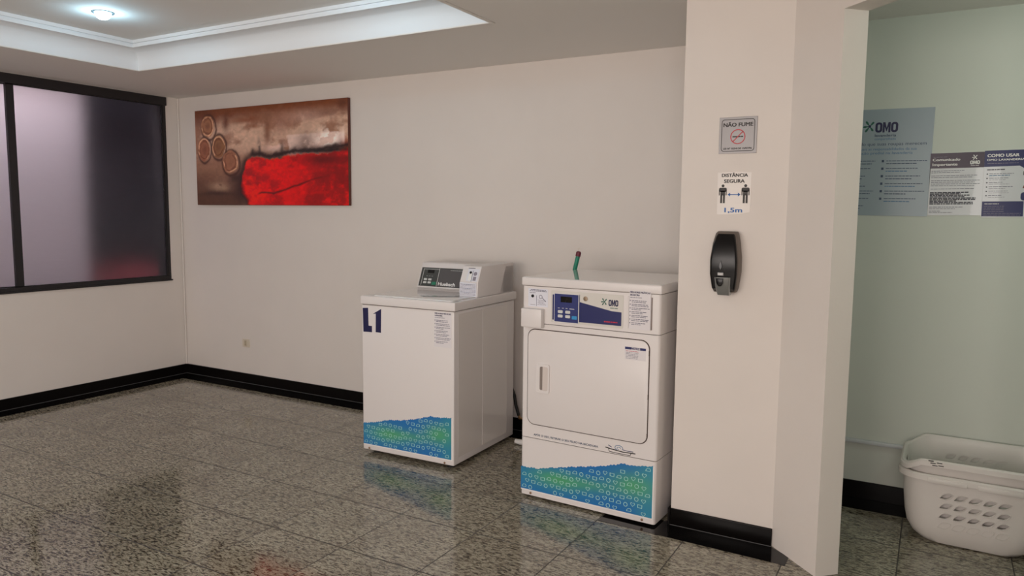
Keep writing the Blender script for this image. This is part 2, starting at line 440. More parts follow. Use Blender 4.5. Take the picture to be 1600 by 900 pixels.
# black granite skirting and floor border
SB, SW = 0.082, 0.165
struct(B().box(0, 0.012, RY, 0, 0, SB, GRANITE_BASE, 0.002, 1).box(0.012, 0.014, RY, -.014, 0.0012, 0.0035, GROUT), 'baseboard_left')
struct(B().box(0.012, CXL, -0.012, 0, 0, SB, GRANITE_BASE, 0.002, 1).box(0.014, CXL-.014, -0.014, -0.012, 0.0012, 0.0035, GROUT), 'baseboard_back')
struct(B().box(CXL, CXR, CYF-0.012, CYF, 0, 0.078, GRANITE_BASE, 0.0035, 2).box(CXL, CXR, CYF-0.014, CYF-.012, 0.0012, 0.0032, GROUT), 'baseboard_column')
struct(B().box(CXL-0.012, CXL, CYF-0.012, -0.012, 0, 0.078, GRANITE_BASE, 0.002, 1), 'baseboard_column_side')
struct(B().box(5.11, 7.2, -0.142, -0.13, 0, 0.088, GRANITE_BASE, 0.002, 1), 'baseboard_small_room')
b = B(); h = 0.0012
b.prism([(0.012, -0.012), (CXL-0.012, -0.012), (CXL-0.012, -SW), (SW, -SW), (SW, RY), (0.012, RY)], 0, h, GRANITE_BLACK, axis='z')
b.prism([(4.355, -0.92), (CXL-0.012, -0.92), (CXL-0.012, CYF-0.012), (CXR, CYF-0.012), (5.188, -1.012), (5.188, -1.098), (4.355, -1.076)], 0, h, GRANITE_BLACK, axis='z')
b.prism([(5.11, -0.142), (7.2, -0.142), (7.2, -0.298), (5.11, -0.298)], 0, h, GRANITE_BLACK, axis='z')
struct(b, 'trim_3')
struct(B().tube([(0.008, -0.008, SB), (0.008, -0.008, 2.35)], 0.007, WALL, 8), 'trim_4')

# ------------------------------------------------------------------ side window with frosted panes
win = struct(B().box(-0.05, 0.012, WY0-0.01, -0.116, 2.282, 2.351, BLACK_ALU, 0.003, 1)
             .box(-0.05, 0.006, WY0, WY1, 0.829, 0.862, BLACK_ALU, 0.002, 1)
             .box(-0.05, 0.016, WY0-0.01, -0.118, 0.822, 0.834, BLACK_ALU)
             .box(-0.05, 0.004, -0.150, WY1, 0.85, 2.29, BLACK_ALU)
             .box(-0.05, 0.004, WY0, WY0+0.03, 0.85, 2.29, BLACK_ALU)
             .box(-0.16, -0.05, WY1-0.012, WY1-0.001, 0.829, 2.338, BLACK_ALU).box(-0.16, -0.05, WY0, WY1, 0.8295, 0.836, BLACK_ALU), 'window_1')  # dark lining added so the pale reveal does not show through the pane
for y0, y1, dx, nm in ((-1.352, -0.150, -0.012, 'sash'), (WY0+0.03, -1.30, -0.040, 'sash')):
    b = B()
    b.box(dx-0.012, dx+0.012, y0, y0+0.052, 0.86, 2.284, BLACK_ALU); b.box(dx-0.012, dx+0.012, y1-0.010, y1, 0.86, 2.284, BLACK_ALU)
    b.box(dx-0.012, dx+0.012, y0, y1, 0.86, 0.868, BLACK_ALU); b.box(dx-0.012, dx+0.012, y0, y1, 2.276, 2.284, BLACK_ALU)
    so = b.build(nm, win)
    B().box(dx-0.003, dx+0.003, y0+0.05, y1-0.01, 0.866, 2.278, FROST).build('pane', so)
# pale and dark light well walls beyond the glass; ledge added to shade the pale one
struct(B().box(-0.60, -0.56, -3.2, -0.50, 0.2, 3.2, WELL_W).box(-0.56, -0.515, -3.2, -0.50, 2.44, 2.5, WELL_W), 'wall_light_well_pale')
struct(B().box(-1.5, -1.45, -3.4, 0.6, 0.0, 3.4, WELL_D).box(-1.45, -0.17, 0.5, 0.55, 0, 3.4, WELL_D)
       .box(-1.45, -0.17, -3.4, -3.35, 0, 3.4, WELL_D), 'wall_light_well_dark')
struct(B().box(-1.5, -0.17, -3.4, 0.55, 0.0, 0.05, WELL_D), 'floor_light_well')
tag(B().box(-1.15, -0.80, -0.42, 0.36, 0.051, 0.90, WELL_R, 0.06, 3).build('red_glow_block'), 'blurred red shape outside, behind the lower right of the frosted window', 'backdrop block')  # red block added to give the red glow in the frosted pane

# ------------------------------------------------------------------ downlights in the tray
def downlight(x, y, z, label, power, r=0.052, col=(0.45, 0.79, 1.0)):
    t = empty('ceiling_downlight', (x, y, z), 0, label, 'ceiling light', 'downlights in the raised ceiling tray')
    B().lathe([(r, 0), (r+0.006, -0.001), (r+0.006, -0.005), (r, -0.006), (r-0.006, -0.004)], RINGM, n=36).build('trim_ring', t)
    pr = [(r-0.008, -0.001)]+[((r-0.010)*math.cos(a), -0.006-0.036*math.sin(a)) for a in [i*PI/2/10 for i in range(11)]]
    B().lathe(pr, DOME, n=32).build('glass_dome', t)
    l = bpy.data.lights.new('bulb_light', 'POINT'); l.energy = power; l.color = col; l.shadow_soft_size = 0.03
    o = bpy.data.objects.new('bulb_light', l); link(o, t); o.location = (0, 0, -0.085)
    return t
LX = [1.47, 3.12]; LY = [-1.55, -3.3]
downlight(LX[0], LY[0], TZ, 'small glowing domed downlight in the ceiling tray above the window corner', LAMP_POWER*0.62)
downlight(LX[1], LY[0], TZ, 'domed downlight in the ceiling tray above the machines, beyond the top edge', LAMP_POWER)
downlight(LX[0], LY[1], TZ, 'domed downlight in the ceiling tray nearest the left wall, behind the first', LAMP_POWER*0.62)
downlight(LX[1], LY[1], TZ, 'domed downlight in the ceiling tray nearest the photographer', LAMP_POWER)

l = empty('ceiling_lamp', (6.5, -1.15, HC), 0, 'round lamp on the ceiling of the small side room', 'ceiling light')
B().lathe([(0.12, 0), (0.12, -0.02), (0.10, -0.05), (0.05, -0.065), (0.001, -0.07)], emit('small_room_lamp_glass', (0.85, 1.0, 0.9), 3), n=32).build('lamp_glass', l)
ld = bpy.data.lights.new('bulb_light', 'POINT'); ld.energy = SMALL_ROOM_POWER; ld.color = (0.80, 1.0, 0.90); ld.shadow_soft_size = 0.1
lo = bpy.data.objects.new('bulb_light', ld); link(lo, l); lo.location = (0, 0, -0.2)

# ------------------------------------------------------------------ painting
def fbm(x, y, seed=0, octv=5):
    rs = np.random.RandomState(seed); out = 0; amp = 1; tot = 0
    for o in range(octv):
        g = rs.rand(256, 256); f = 2**o
        xi = x*f+17.3*o; yi = y*f+5.1*o
        x0 = np.floor(xi).astype(int); y0 = np.floor(yi).astype(int); fx = xi-x0; fy = yi-y0
        fx = fx*fx*(3-2*fx); fy = fy*fy*(3-2*fy)
        q = lambda a, c: g[a % 256, c % 256]
        v = (q(x0, y0)*(1-fx)+q(x0+1, y0)*fx)*(1-fy)+(q(x0, y0+1)*(1-fx)+q(x0+1, y0+1)*fx)*fy
        out = out+amp*v; tot += amp; amp *= 0.55
    return out/tot
def sstep(a, b_, x):
    t_ = np.clip((x-a)/(b_-a), 0, 1); return t_*t_*(3-2*t_)
def paint(s, t):
    """abstract canvas; s 0..1 to the right, t 0..1 up; returns linear rgb"""
    A = lambda *c: np.array(s2l(*c))
    s0, t0 = s, t
    s = s+.016*(fbm(s*14, t*9, 7)-.5); t = t+.030*(fbm(s*14, t*9, 8)-.5)
    n1 = fbm(s*9, t*7, 1); n2 = fbm(s*22, t*16, 2); n3 = fbm(s*60, t*40, 3); n4 = fbm(s*16, t*3, 4)
    col = np.ones(s.shape+(3,))*A(150, 112, 94)
    def lay(c, m):
        nonlocal col
        m = np.clip(m, 0, 1)[..., None]; col = col*(1-m)+A(*c)*m
    cr = lambda v: np.clip(v, 0, 1)
    bl = lambda cs, ct, rs, rt_: np.exp(-(((s-cs)/rs)**2+((t-ct)/rt_)**2))
    lay((190, 160, 142), 0.95*sstep(.36, .58, n1)*sstep(.42, .62, t))
    lay((118, 66, 42), sstep(.80, .98, t+0.16*(n1-.5))*0.95)
    lay((105, 60, 42), 0.8*bl(.04, .95, .08, .12)); lay((95, 52, 36), 0.9*bl(.225, .86, .022, .08))
    lay((130, 74, 48), 0.8*bl(.36, .87, .10, .03)+0.6*bl(.42, .80, .05, .02))
    lay((196, 165, 146), 0.7*bl(.33, .72, .09, .05)); lay((122, 78, 58), 0.8*bl(.505, .72, .022, .16)*sstep(.35, .6, n4+.2))
    lay((152, 112, 98), 0.6*bl(.6, .8, .05, .12)); lay((178, 146, 134), 0.7*bl(.76, .86, .12, .06))
    lay((120, 84, 72), 0.6*bl(.9, .88, .12, .05)*sstep(.4, .6, n2)); lay((90, 50, 38), 0.75*bl(.97, .95, .03, .06))
    # white drips over grey at the right of centre
    dr = sstep(.63, .65, s+.03*(n2-.5))*sstep(.985, .965, s)*sstep(.70, .68, t+.02*(n3-.5))*sstep(.44, .52, t+.10*(n4-.5))
    lay((208, 184, 174), 0.9*dr); lay((128, 106, 98), 0.85*bl(.75, .60, .055, .11)*sstep(.3, .6, n2+.15))
    lay((240, 230, 222), 0.98*bl(.885, .635, .058, .08)*sstep(.42, .52, n2)); lay((232, 220, 212), 0.9*bl(.975, .60, .008, .09))
    lay((206, 178, 168), 0.85*bl(.56, .57, .07, .06)*sstep(.3, .5, n2)); lay((92, 74, 70), 0.9*bl(.45, .57, .010, .09)*sstep(.3, .55, n3+.1))
    lay((98, 78, 72), 0.85*bl(.60, .55, .012, .07)); lay((170, 110, 95), 0.5*bl(.9, .52, .1, .05))
    lay((165, 60, 32), 0.85*bl(.985, .55, .03, .07))
    # dark bottom left
    lay((82, 52, 40), 0.9*sstep(.42, .12, t+.15*(n1-.5))*sstep(.36, .30, s)); lay((168, 138, 118), 0.85*bl(.17, .19, .07, .05)*sstep(.3, .5, n1+.1))
    lay((60, 34, 28), 0.9*bl(.15, .115, .10, .022)+.9*bl(.33, .12, .06, .13)); lay((54, 30, 24), 0.9*bl(.28, .28, .05, .05))
    lay((120, 84, 66), 0.5*bl(.1, .32, .08, .08))
    # ovals
    for cs, ct, rs, rt_, c in ((.094, .83, .050, .125, (158, 112, 86)), (.062, .59, .045, .13, (150, 98, 76)), (.165, .615, .050, .13, (140, 98, 70)), (.25, .45, .058, .125, (152, 104, 82))):
        d = np.sqrt(((s-cs)/rs)**2+((t-ct)/rt_)**2)+.30*(n1-.5)+.12*(n2-.5)
        lay((72, 36, 26), 0.9*np.exp(-((np.sqrt(((s-cs-.006)/rs)**2+((t-ct+.012)/rt_)**2)-1.05)/.12)**2))
        lay(c, sstep(1.0, .9, d)); lay((206, 168, 140), 0.95*np.exp(-((d-.84)/.07)**2)*sstep(.42, .6, n2+.06)); lay((96, 44, 26), 0.8*np.exp(-((d-.72)/.05)**2)*sstep(.45, .6, n1+.04))
        lay((110, 62, 46), 0.7*np.exp(-((d-.62)/.05)**2)*sstep(.4, .6, n2)); lay((108, 66, 50), 0.6*sstep(.55, .1, d)*sstep(.35, .6, n1+.05))
    # red field
    bx = np.array([0, .30, .33, .36, .40, .45, .52, .58, .64, .69, .80, .90, 1.0]); by = np.array([.0, .10, .34, .47, .525, .515, .485, .495, .52, .535, .535, .545, .575])
    top = np.interp(s, bx, by)+.050*(n2-.5)+.016*(n3-.5)
    left = np.interp(t, [0, .06, .12, .25, .30, .40, .5], [.375, .36, .335, .32, .315, .345, .37])+.03*(n1-.5)
    mred = sstep(-.010, .022, top-.03-t+.02*(n3-.5))*sstep(-.012, .022, s-left+.012*(n3-.5))
    lay((38, 14, 14), np.exp(-((t-top)/.035)**2)*sstep(.36, .40, s)*0.97); lay((50, 22, 22), 0.9*np.exp(-((s-left)/.03)**2)*sstep(.55, .45, t))
    lay((212, 36, 26), mred); lay((226, 78, 56), mred*0.7*sstep(.5, .62, n2)*sstep(.9, .4, s)); lay((150, 20, 18), mred*0.7*sstep(.5, .7, n1))
    lay((70, 20, 22), mred*0.95*bl(.86, .44, .12, .055)*sstep(.35, .55, n2+.15)); lay((120, 18, 18), mred*0.7*sstep(.55, .95, s)*sstep(.3, .6, n2))
    lay((20, 8, 10), 0.95*bl(.89, .525, .17, .022)*sstep(.6, .7, s))
    ln_ = np.interp(s, [.42, .46, .54, .60, .70, .80, .92], [.10, .125, .115, .145, .20, .26, .29])+.01*(n2-.5)
    lay((70, 16, 18), 0.9*np.exp(-((t-ln_)/.010)**2)*sstep(.43, .46, s)*sstep(.95, .7, s))
    col = col*(0.90+0.36*n3[..., None])
    lum = col.mean(-1, keepdims=True); col = np.clip(lum+(col-lum)*1.22, 0, 1); col = col*(0.80+0.9*np.clip(lum, 0, .45))*1.06
    return col
def grid_mesh(name, x0, x1, z0, z1, y, nx, nz, fn, m, keep=None):
    xs = np.linspace(x0, x1, nx+1); zs = np.linspace(z0, z1, nz+1)
    X, Z = np.meshgrid(xs, zs); co = np.stack([X, np.full_like(X, y), Z], -1).reshape(-1, 3)
    me = bpy.data.meshes.new(name)
    i = np.arange(nx*nz); r = i//nx; c = i % nx; a = r*(nx+1)+c
    F = np.stack([a, a+1, a+nx+2, a+nx+1], -1)
    me.vertices.add(len(co)); me.vertices.foreach_set('co', co.ravel())
    me.loops.add(F.size); me.loops.foreach_set('vertex_index', F.ravel().astype(np.int32))
    me.polygons.add(len(F)); me.polygons.foreach_set('loop_start', np.arange(0, F.size, 4, dtype=np.int32))
    me.update(calc_edges=True)
    at = me.color_attributes.new('paint', 'FLOAT_COLOR', 'POINT')
    rgb = fn((X-x0)/(x1-x0), (Z-z0)/(z1-z0)).reshape(-1, 3)
    at.data.foreach_set('color', np.concatenate([rgb, np.ones((len(rgb), 1))], 1).astype(np.float32).ravel())
    me.materials.append(m)
    return me
PX0, PX1, PZ0, PZ1 = 0.249, 1.918, 1.462, 2.235
pic = empty('abstract_painting', (0, 0, 0), 0, 'wide unframed abstract canvas in browns and red hung on the back wall', 'painting')
pic.location = ((PX0+PX1)/2, -0.002, PZ0)
pw = (PX1-PX0)/2; ph = PZ1-PZ0
B().box(-pw, pw, -0.028, 0, 0, ph, mat('canvas_edge', s2l(96, 50, 40), 0.6), 0.004, 2).build('stretcher', pic)
me = grid_mesh('painted_face', -pw+.002, pw-.002, 0.002, ph-.002, -0.0285, 560, 260, paint, CANVAS)
link(bpy.data.objects.new('painted_face', me), pic)

# ------------------------------------------------------------------ wall outlet
o = empty('wall_outlet', (0.762, 0, 0.335), 0, 'small cream power outlet low on the back wall below the painting', 'outlet')
B().prism(rrect(-0.040, 0.040, -0.033, 0.033, 0.006), -0.007, -0.0, CREAM).build('cover_plate', o)
b = B().prism(rrect(-0.016, 0.010, -0.024, 0.024, 0.003), -0.010, -0.007, mat('outlet_insert', (0.52, 0.44, 0.32), 0.4))
for z in (-0.012, 0, 0.012): b.lathe([(0.0028, 0), (0.0028, -0.0006)], HOLE, c=(-0.003, -0.010, z), axis='y', n=10)
b.build('socket', o)

# ------------------------------------------------------------------ wave decal shared by both machines
def decal(name, x0, x1, z0, prof, y, parent, seed):
    """prof: top edge as (fraction, height); blue-green print with outline icons"""
    rn = random.Random(seed)
    px = [p[0] for p in prof]; pz = [p[1] for p in prof]
    nx, nz = 150, 40
    xs = np.linspace(x0, x1, nx+1); top = np.interp((xs-x0)/(x1-x0), px, pz)
    top = top+np.array([0.0016*math.sin(i*0.55)+0.0018*math.sin(i*1.7+seed)+rn.uniform(-.0012, .0012) for i in range(nx+1)])
    co = []; rgb = []
    for j in range(nz+1):
        for i in range(nx+1):
            z = z0+(top[i]-z0)*j/nz; co.append((xs[i], y, z))
    co = np.array(co); s = (co[:, 0]-x0)/(x1-x0); t = (co[:, 2]-z0)/(max(pz)-z0)
    blue = np.array(s2l(32, 108, 178)); grn = np.array(s2l(84, 166, 104)); teal = np.array(s2l(52, 140, 164))
    g = np.exp(-((s-.30)/.20)**2-((t-.34)/.17)**2)+np.exp(-((s-.86)/.16)**2-((t-.55)/.24)**2)+.55*np.exp(-((s-.58)/.16)**2-((t-.38)/.13)**2)
    g = np.clip(g*0.85, 0, 1)[:, None]; tl = np.clip(np.exp(-((t-.30)/.30)**2)*.6*np.exp(-((s-.2)/.4)**2)+np.exp(-((s-.98)/.10)**2)*.8, 0, 1)[:, None]
    c = blue*(1-tl)+teal*tl; c = c*(1-g)+grn*g
    me = bpy.data.meshes.new(name); i = np.arange(nx*nz); r = i//nx; q = i % nx; a = r*(nx+1)+q
    F = np.stack([a, a+1, a+nx+2, a+nx+1], -1)
    me.from_pydata(co.tolist(), [], F.tolist())
    at = me.color_attributes.new('paint', 'FLOAT_COLOR', 'POINT')
    at.data.foreach_set('color', np.concatenate([c, np.ones((len(c), 1))], 1).astype(np.float32).ravel())
    me.materials.append(DECAL)
    o = link(bpy.data.objects.new(name, me), parent)
    b = B(); Y = y-0.0003; lw = 0.0016; P = 0.0355; R = 0.0305
    icon_l = mat('icon_lines_'+name, s2l(168, 216, 208), 0.4)
    def loop(pts):
        n = len(pts); cx = sum(p[0] for p in pts)/n; cz = sum(p[1] for p in pts)/n
        inn = [(cx+(p[0]-cx)*0.76, cz+(p[1]-cz)*0.76) for p in pts]
        b.ring(pts, inn, Y-0.0003, Y, icon_l)
    rows = int((max(pz)-z0)/R)+2; cols = int((x1-x0)/P)+2
    for rj in range(rows):
        for ci in range(cols):
            cx = x0+0.02+ci*P+(0.5*P if rj % 2 else 0); cz = z0+0.016+rj*R-((ci % 4)*0.0025)
            if cx > x1-0.013 or cz < z0+0.011: continue
            tz = np.interp(((cx)-x0)/(x1-x0), px, pz)-0.014
            if cz > tz or rn.random() < 0.10: continue
            kind = (ci+rj*2) % 4
            if kind == 0: loop([(cx-.013, cz-.007), (cx+.011, cz-.007), (cx+.013, cz+.0), (cx+.009, cz+.008), (cx-.004, cz+.008), (cx-.011, cz+.001)])
            elif kind == 1: loop(circ(cx, cz, 0.0105, 16))
            elif kind == 2:
                pts = [(cx+0.0115*(16*math.sin(a)**3)/16, cz+0.0115*(13*math.cos(a)-5*math.cos(2*a)-2*math.cos(3*a)-math.cos(4*a))/16) for a in [2*PI*i/20 for i in range(20)]]
                loop(pts)
            else: loop([(cx-.011, cz-.008), (cx+.011, cz-.008), (cx+.012, cz+.008), (cx-.012, cz+.008)])
    b.build('icon_pattern', o)
    # white border strip under and beside the print
    B().box(x0, x1+0.006, y+0.0001, y+0.0006, z0-0.006, z0, WHITE_P).box(x1, x1+0.006, y+0.0001, y+0.0006, z0, pz[-1], WHITE_P).build('white_border', o)
    return o
def instruction(parent, x0, x1, z0, z1, y, title2, seed, nb=7):
    p = B().box(x0, x1, y-0.0004, y, z0, z1, STICKER).build('instruction_sticker', parent, label='pale printed instruction sticker')
    b = B(); Y = y-0.0005; wd = x1-x0
    b.text('MELHORES PRÁTICAS', x0+.004, z1-.011, 0.0075, NAVY_TXT, Y, width=wd*0.93, bold=.014)
    b.text(title2, x0+.004, z1-.023, 0.0075, NAVY_TXT, Y, width=wd*0.44, bold=.014)
    b.dashes(x0+.004, x0+wd*.6, z1-.031, 0.003, GREY_PALE, Y, seed)
    z = z1-.045; st = (z-(z0+.012))/nb
    for i in range(nb):
        b.box(x0+.003, x0+.007, Y-.0004, Y, z-.003, z+.002, GREY_TXT)
        b.dashes(x0+.012, x0+wd*(0.8+0.15*((i*7) % 3)/2), z, 0.0028, GREY_TXT, Y, seed*31+i)
        b.dashes(x0+.012, x0+wd*(0.55+0.35*((i*5+2) % 4)/3), z-st*.4, 0.0028, GREY_TXT, Y, seed*57+i)
        z -= st
    b.build('sticker_print', p)
def omo(b, x, z, h, w, m, Y, d=.0006):
    """heavy condensed three-letter word"""
    a = w*.31
    for x0 in (x, x+w-a):
        n_ = 4
        b.ring(rrect(x0, x0+a, z, z+h, a*.42, n_), rrect(x0+a*.33, x0+a*.67, z+h*.20, z+h*.80, a*.16, n_), Y-d, Y, m)
    x0 = x+a*1.06; x1 = x+w-a*1.06; q = (x1-x0)
    b.prism([(x0, z), (x0, z+h), (x0+q*.30, z+h), (x0+q*.5, z+h*.45), (x1-q*.30, z+h), (x1, z+h), (x1, z), (x1-q*.26, z), (x1-q*.26, z+h*.55), (x0+q*.5, z+h*.05), (x0+q*.26, z+h*.55), (x0+q*.26, z)], Y-d, Y, m)
def burst(b, x, z, r, m1, m2, Y):
    """five-armed splash mark"""
    for a, L in ((125, 1.0), (185, 0.95), (235, 1.05), (305, 0.9), (50, 0.9)):
        a = math.radians(a); d = (math.cos(a), math.sin(a)); n_ = (-d[1], d[0])
        pts = [(x+d[0]*r*.12+n_[0]*r*.05, z+d[1]*r*.12+n_[1]*r*.05), (x+d[0]*r*.12-n_[0]*r*.05, z+d[1]*r*.12-n_[1]*r*.05),
               (x+d[0]*r*L*.75-n_[0]*r*.17, z+d[1]*r*L*.75-n_[1]*r*.17), (x+d[0]*r*L-n_[0]*r*.10, z+d[1]*r*L-n_[1]*r*.10),
               (x+d[0]*r*L+n_[0]*r*.10, z+d[1]*r*L+n_[1]*r*.10), (x+d[0]*r*L*.75+n_[0]*r*.17, z+d[1]*r*L*.75+n_[1]*r*.17)]
        b.prism(pts, Y-.0006, Y, m1)
    b.prism(circ(x, z, r*.2, 12), Y-.0007, Y, m2)

# ------------------------------------------------------------------ washer
WR = 0.0225; WW, WD = 0.637, 0.69
wc, wsn = math.cos(WR), math.sin(WR)
def wloc(u, v): return (3.4015+u*wc-v*wsn, -0.8602+u*wsn+v*wc)
cx_, cy_ = wloc(-WW/2, WD/2)
wash = empty('washing_machine', (cx_, cy_, 0), WR, 'white top-loading washer marked L1 with coin box on top', 'washing machine')
U = lambda u: u+WW/2
V = lambda v: v-WD/2
ZL = 0.886
b = B().box(U(-WW), U(0), V(0), V(WD), 0.022, ZL-0.003, ENAMEL, 0.006, 3)
b.box(U(0)-0.001, U(0)+0.0006, V(0.045), V(0.30), 0.06, ZL-.02, ENAMEL_SIDE).box(U(0)-0.001, U(0)+0.0012, V(0.306), V(0.60), 0.06, ZL-.02, ENAMEL_SIDE)
b.build('cabinet', wash)
B().box(U(-WW)+.004, U(0)-.004, V(0)+.004, V(WD)-.004, ZL-.006, ZL+.004, GAP).build('lid_seam', wash)
b = B().box(U(-WW)-.004, U(0)+.010, V(0)-.008, V(WD)+.012, ZL, 0.935, ENAMEL, 0.006, 3).box(U(-WW)+.006, U(0)-.001, V(0)+.003, V(WD)+.002, 0.9348, 0.9354, ENAMEL_TOP)
b.build('top_panel', wash)
b = B().prism(rrect(U(-WW)+.055, U(0)-.03, V(0)+.025, V(0.50), 0.03), 0.9345, 0.9395, ENAMEL_TOP, axis='z', bev=0.0015)
b.build('loading_lid', wash)
# console: slanted control panel, coin box in front of it on the right
b = B().prism([(V(.533), .9352), (V(.533), .945), (V(.5945), 1.094), (V(.600), 1.0985), (V(.70), 1.100), (V(.70), .9352)], U(-.625), U(-.012), ENAMEL, axis='x', bev=0.0025)
b.build('control_console', wash)
coin = B().prism([(V(.266), .9355), (V(.270), 1.020), (V(.312), 1.107), (V(.318), 1.111), (V(.70), 1.113), (V(.70), .9355)], U(-.135), U(-.012), ENAMEL, axis='x', bev=0.003).build('coin_box', wash)
pv = Vector((0, .057, .138)).normalized(); pn = Vector((0, -.138, .057)).normalized()
M = Matrix(((1, 0, 0, U(-.615)), (0, -pn.y, pv.y, V(.5345)), (0, -pn.z, pv.z, .9485), (0, 0, 0, 1)))
b = B(M).box(0, .470, -0.0025, 0.0, 0.0, 0.126, DKGREY2); b.box(0.144, .470, -0.003, 0.0, 0.004, 0.121, DKGREY)
cp = b.build('control_panel', wash, label='dark grey control panel')
b = B(M)
for f in ((.135, .1375, .003, .123), (.016, .018, .008, .118), (.018, .135, .115, .1165)): b.box(f[0], f[1], -0.004, -0.003, f[2], f[3], WHITE_P)
b.ring([(-.006, -.008), (.478, -.008), (.478, .132), (-.006, .132)], [(0, 0), (.470, 0), (.470, .126), (0, .126)], -0.006, 0, ENAMEL)
b.build('panel_frame', cp)
B(M).box(.050, .098, -0.0045, -0.0025, .090, .111, DISPLAY).build('display', cp, label='small black display')
for x, z in ((.032, .040), (.066, .040), (.032, .020), (.066, .020)):
    B(M).prism(rrect(x, x+.024, z, z+.013, .003, 3), -0.0055, -0.0025, BTN).build('button', cp)
B(M).prism(rrect(.098, .130, .012, .032, .003, 3), -0.0055, -0.0025, BTN_G).build('button', cp, label='green start button')
B(M).text('Huebsch', .148, .010, .022, WHITE_P, -0.0032, width=.125, bold=.018).build('brand_lettering', cp)
b = B(M)
b.dashes(.22, .33, .113, .002, BTN, -0.003, 3)
for x in (.045, .065, .085): b.box(x, x+.010, -0.0032, -0.0025, .069, .0705, BTN)
b.build('small_print', cp)
# coin box label, key hole, lock
b = B().box(U(-.133), U(-.020), V(.2655), V(.266), .940, 1.018, STICKER_L)
mv = Vector((0, .042, .087)).normalized(); mn = Vector((0, -.087, .042)).normalized()
M2 = Matrix(((1, 0, 0, U(-.135)), (0, -mn.y, mv.y, V(.2705)), (0, -mn.z, mv.z, 1.021), (0, 0, 0, 1)))
cl = b.build('coin_label', coin, label='pale blue instruction label')
b = B(); Y = V(.2654)
for i in range(9):
    b.dashes(U(-.128), U(-.026), 1.008-i*.0075, .0022, GREY_PALE if i % 3 else NAVY, Y, i)
b.build('label_print', cl)
b = B(M2).box(.040, .116, -0.0015, -0.0002, .004, .082, STICKER_L); b.box(.052, .074, -0.004, -0.0015, .010, .060, WHITE_P)
b.box(.074, .076, -0.003, -0.0015, .004, .070, POST_TXT); b.box(.040, .085, -0.003, -.0015, .084, .087, GREY_TXT)
b.prism(circ(.093, .052, .012, 12), -0.0022, -0.0015, GREY_PALE); b.box(.084, .104, -0.002, -0.0015, .010, .034, GREY_PALE)
b.build('coin_slot_plate', coin)
B(M2).lathe([(.0075, 0), (.0075, -0.0025)], HOLE, c=(.062, -0.004, .058), axis='y', n=16).build('keyhole', coin, label='round black keyhole')
B().lathe([(.0065, 0), (.0065, -.008)], HOLE, c=(U(-.200), V(.5935), 1.0885), axis='y', n=16).build('lock', wash, label='small black round lock on the console edge')
# L1 marking
Y = V(0)-.0002
b = B().prism([(U(-.629), .863), (U(-.590), .866), (U(-.588), .762), (U(-.563), .762), (U(-.563), .725), (U(-.626), .724)], Y-.0006, Y, NAVY_TXT)
b.prism([(U(-.556), .833), (U(-.495), .866), (U(-.498), .727), (U(-.536), .728), (U(-.534), .836)], Y-.0006, Y, NAVY_TXT)
b.build('machine_number', wash, label='dark navy L1 marking')
instruction(wash, U(-.128), U(-.016), .682, .876, Y, 'LAVADORA', 3)
decal('wave_decal', U(-.633), U(-.016), .056, [(0, .178), (.18, .200), (.30, .222), (.45, .232), (.60, .252), (.78, .285), (.84, .283), (1, .294)], Y-.0004, wash, 5)
for u in (-.590, -.060):
    B().lathe([(.006, 0), (.006, -.003), (.003, -.0045)], SCREW, c=(U(u), V(0), .033), axis='y', n=12).build('screw', wash, label='small rusty screw')
for u, v in ((-.57, .05), (-.05, .05), (-.57, .63), (-.05, .63)):
    B().lathe([(.022, 0), (.022, .008), (.014, .012), (.014, .023)], RUBBER, c=(U(u), V(v), 0), n=16).build('foot', wash)
# hose behind the washer with a brass end
h_ = empty('drain_hose', (3.40, -0.075, 0), 0, 'black hose with brass end behind the washer, beside the gap', 'hose')
B().tube([(-.16, 0, .42), (-.10, 0, .34), (-.06, .0, .25), (-.05, .0, .19), (-.037, .0, .15), (-.03, .005, .12)], .010, RUBBER).build('hose', h_)
B().tube([(-.03, .005, .128), (-.026, .008, .10), (-.022, .02, .094), (-.02, .063, .092)], .0085, BRASS).build('brass_end', h_, label='brass end fitting')
tag(B().tube([(3.462, -.275, .020), (3.50, -.272, .018), (3.62, -.27, .018), (3.95, -.27, .018)], [.014, .017, .017, .017], PIPE).build('drain_pipe'), 'short white plastic pipe end on the floor between washer and dryer', 'pipe')

# ------------------------------------------------------------------ dryer
DR = -0.0455; DW, DD = 0.7153, 0.62
dc, dsn = math.cos(DR), math.sin(DR)
cx_, cy_ = 4.6075+(-DW/2)*dc-(DD/2)*dsn, -1.0174+(-DW/2)*dsn+(DD/2)*dc
dry = empty('tumble_dryer', (cx_, cy_, 0), DR, 'white front-loading tumble dryer with navy control panel beside the column', 'tumble dryer')
U = lambda u: u+DW/2
V = lambda v: v-DD/2
ZT, ZLD, ZCN, ZPN = 1.109, 1.067, .885, .308
def vbox(b, z0, z1, m, ins=0.0, r=0.014):
    """cabinet block with rounded upright edges"""
    pts = rrect(U(-DW)+ins, U(0)-ins, V(0)+ins, V(DD)-ins, r, 5)
    return b.prism(pts, z0, z1, m, axis='z', smooth=True)
vbox(B(), .03, ZLD+.01, GAP, 0.004).build('seam', dry)
vbox(B(), ZPN+.0015, ZCN-.0015, ENAMEL).build('cabinet', dry)
vbox(B(), .012, ZPN-.0015, ENAMEL).build('base_panel', dry)
con = vbox(B(), ZCN+.0015, ZLD-.0015, ENAMEL).build('control_console', dry)
B().box(U(-DW)-.004, U(0)+.004, V(0)-.004, V(DD)+.004, ZLD, ZT, ENAMEL, 0.007, 3).box(U(-DW)+.008, U(0)-.008, V(0)+.008, V(DD)-.008, ZT-.0002, ZT+.0006, ENAMEL_TOP).build('top_panel', dry)
Y = V(0)-.0002
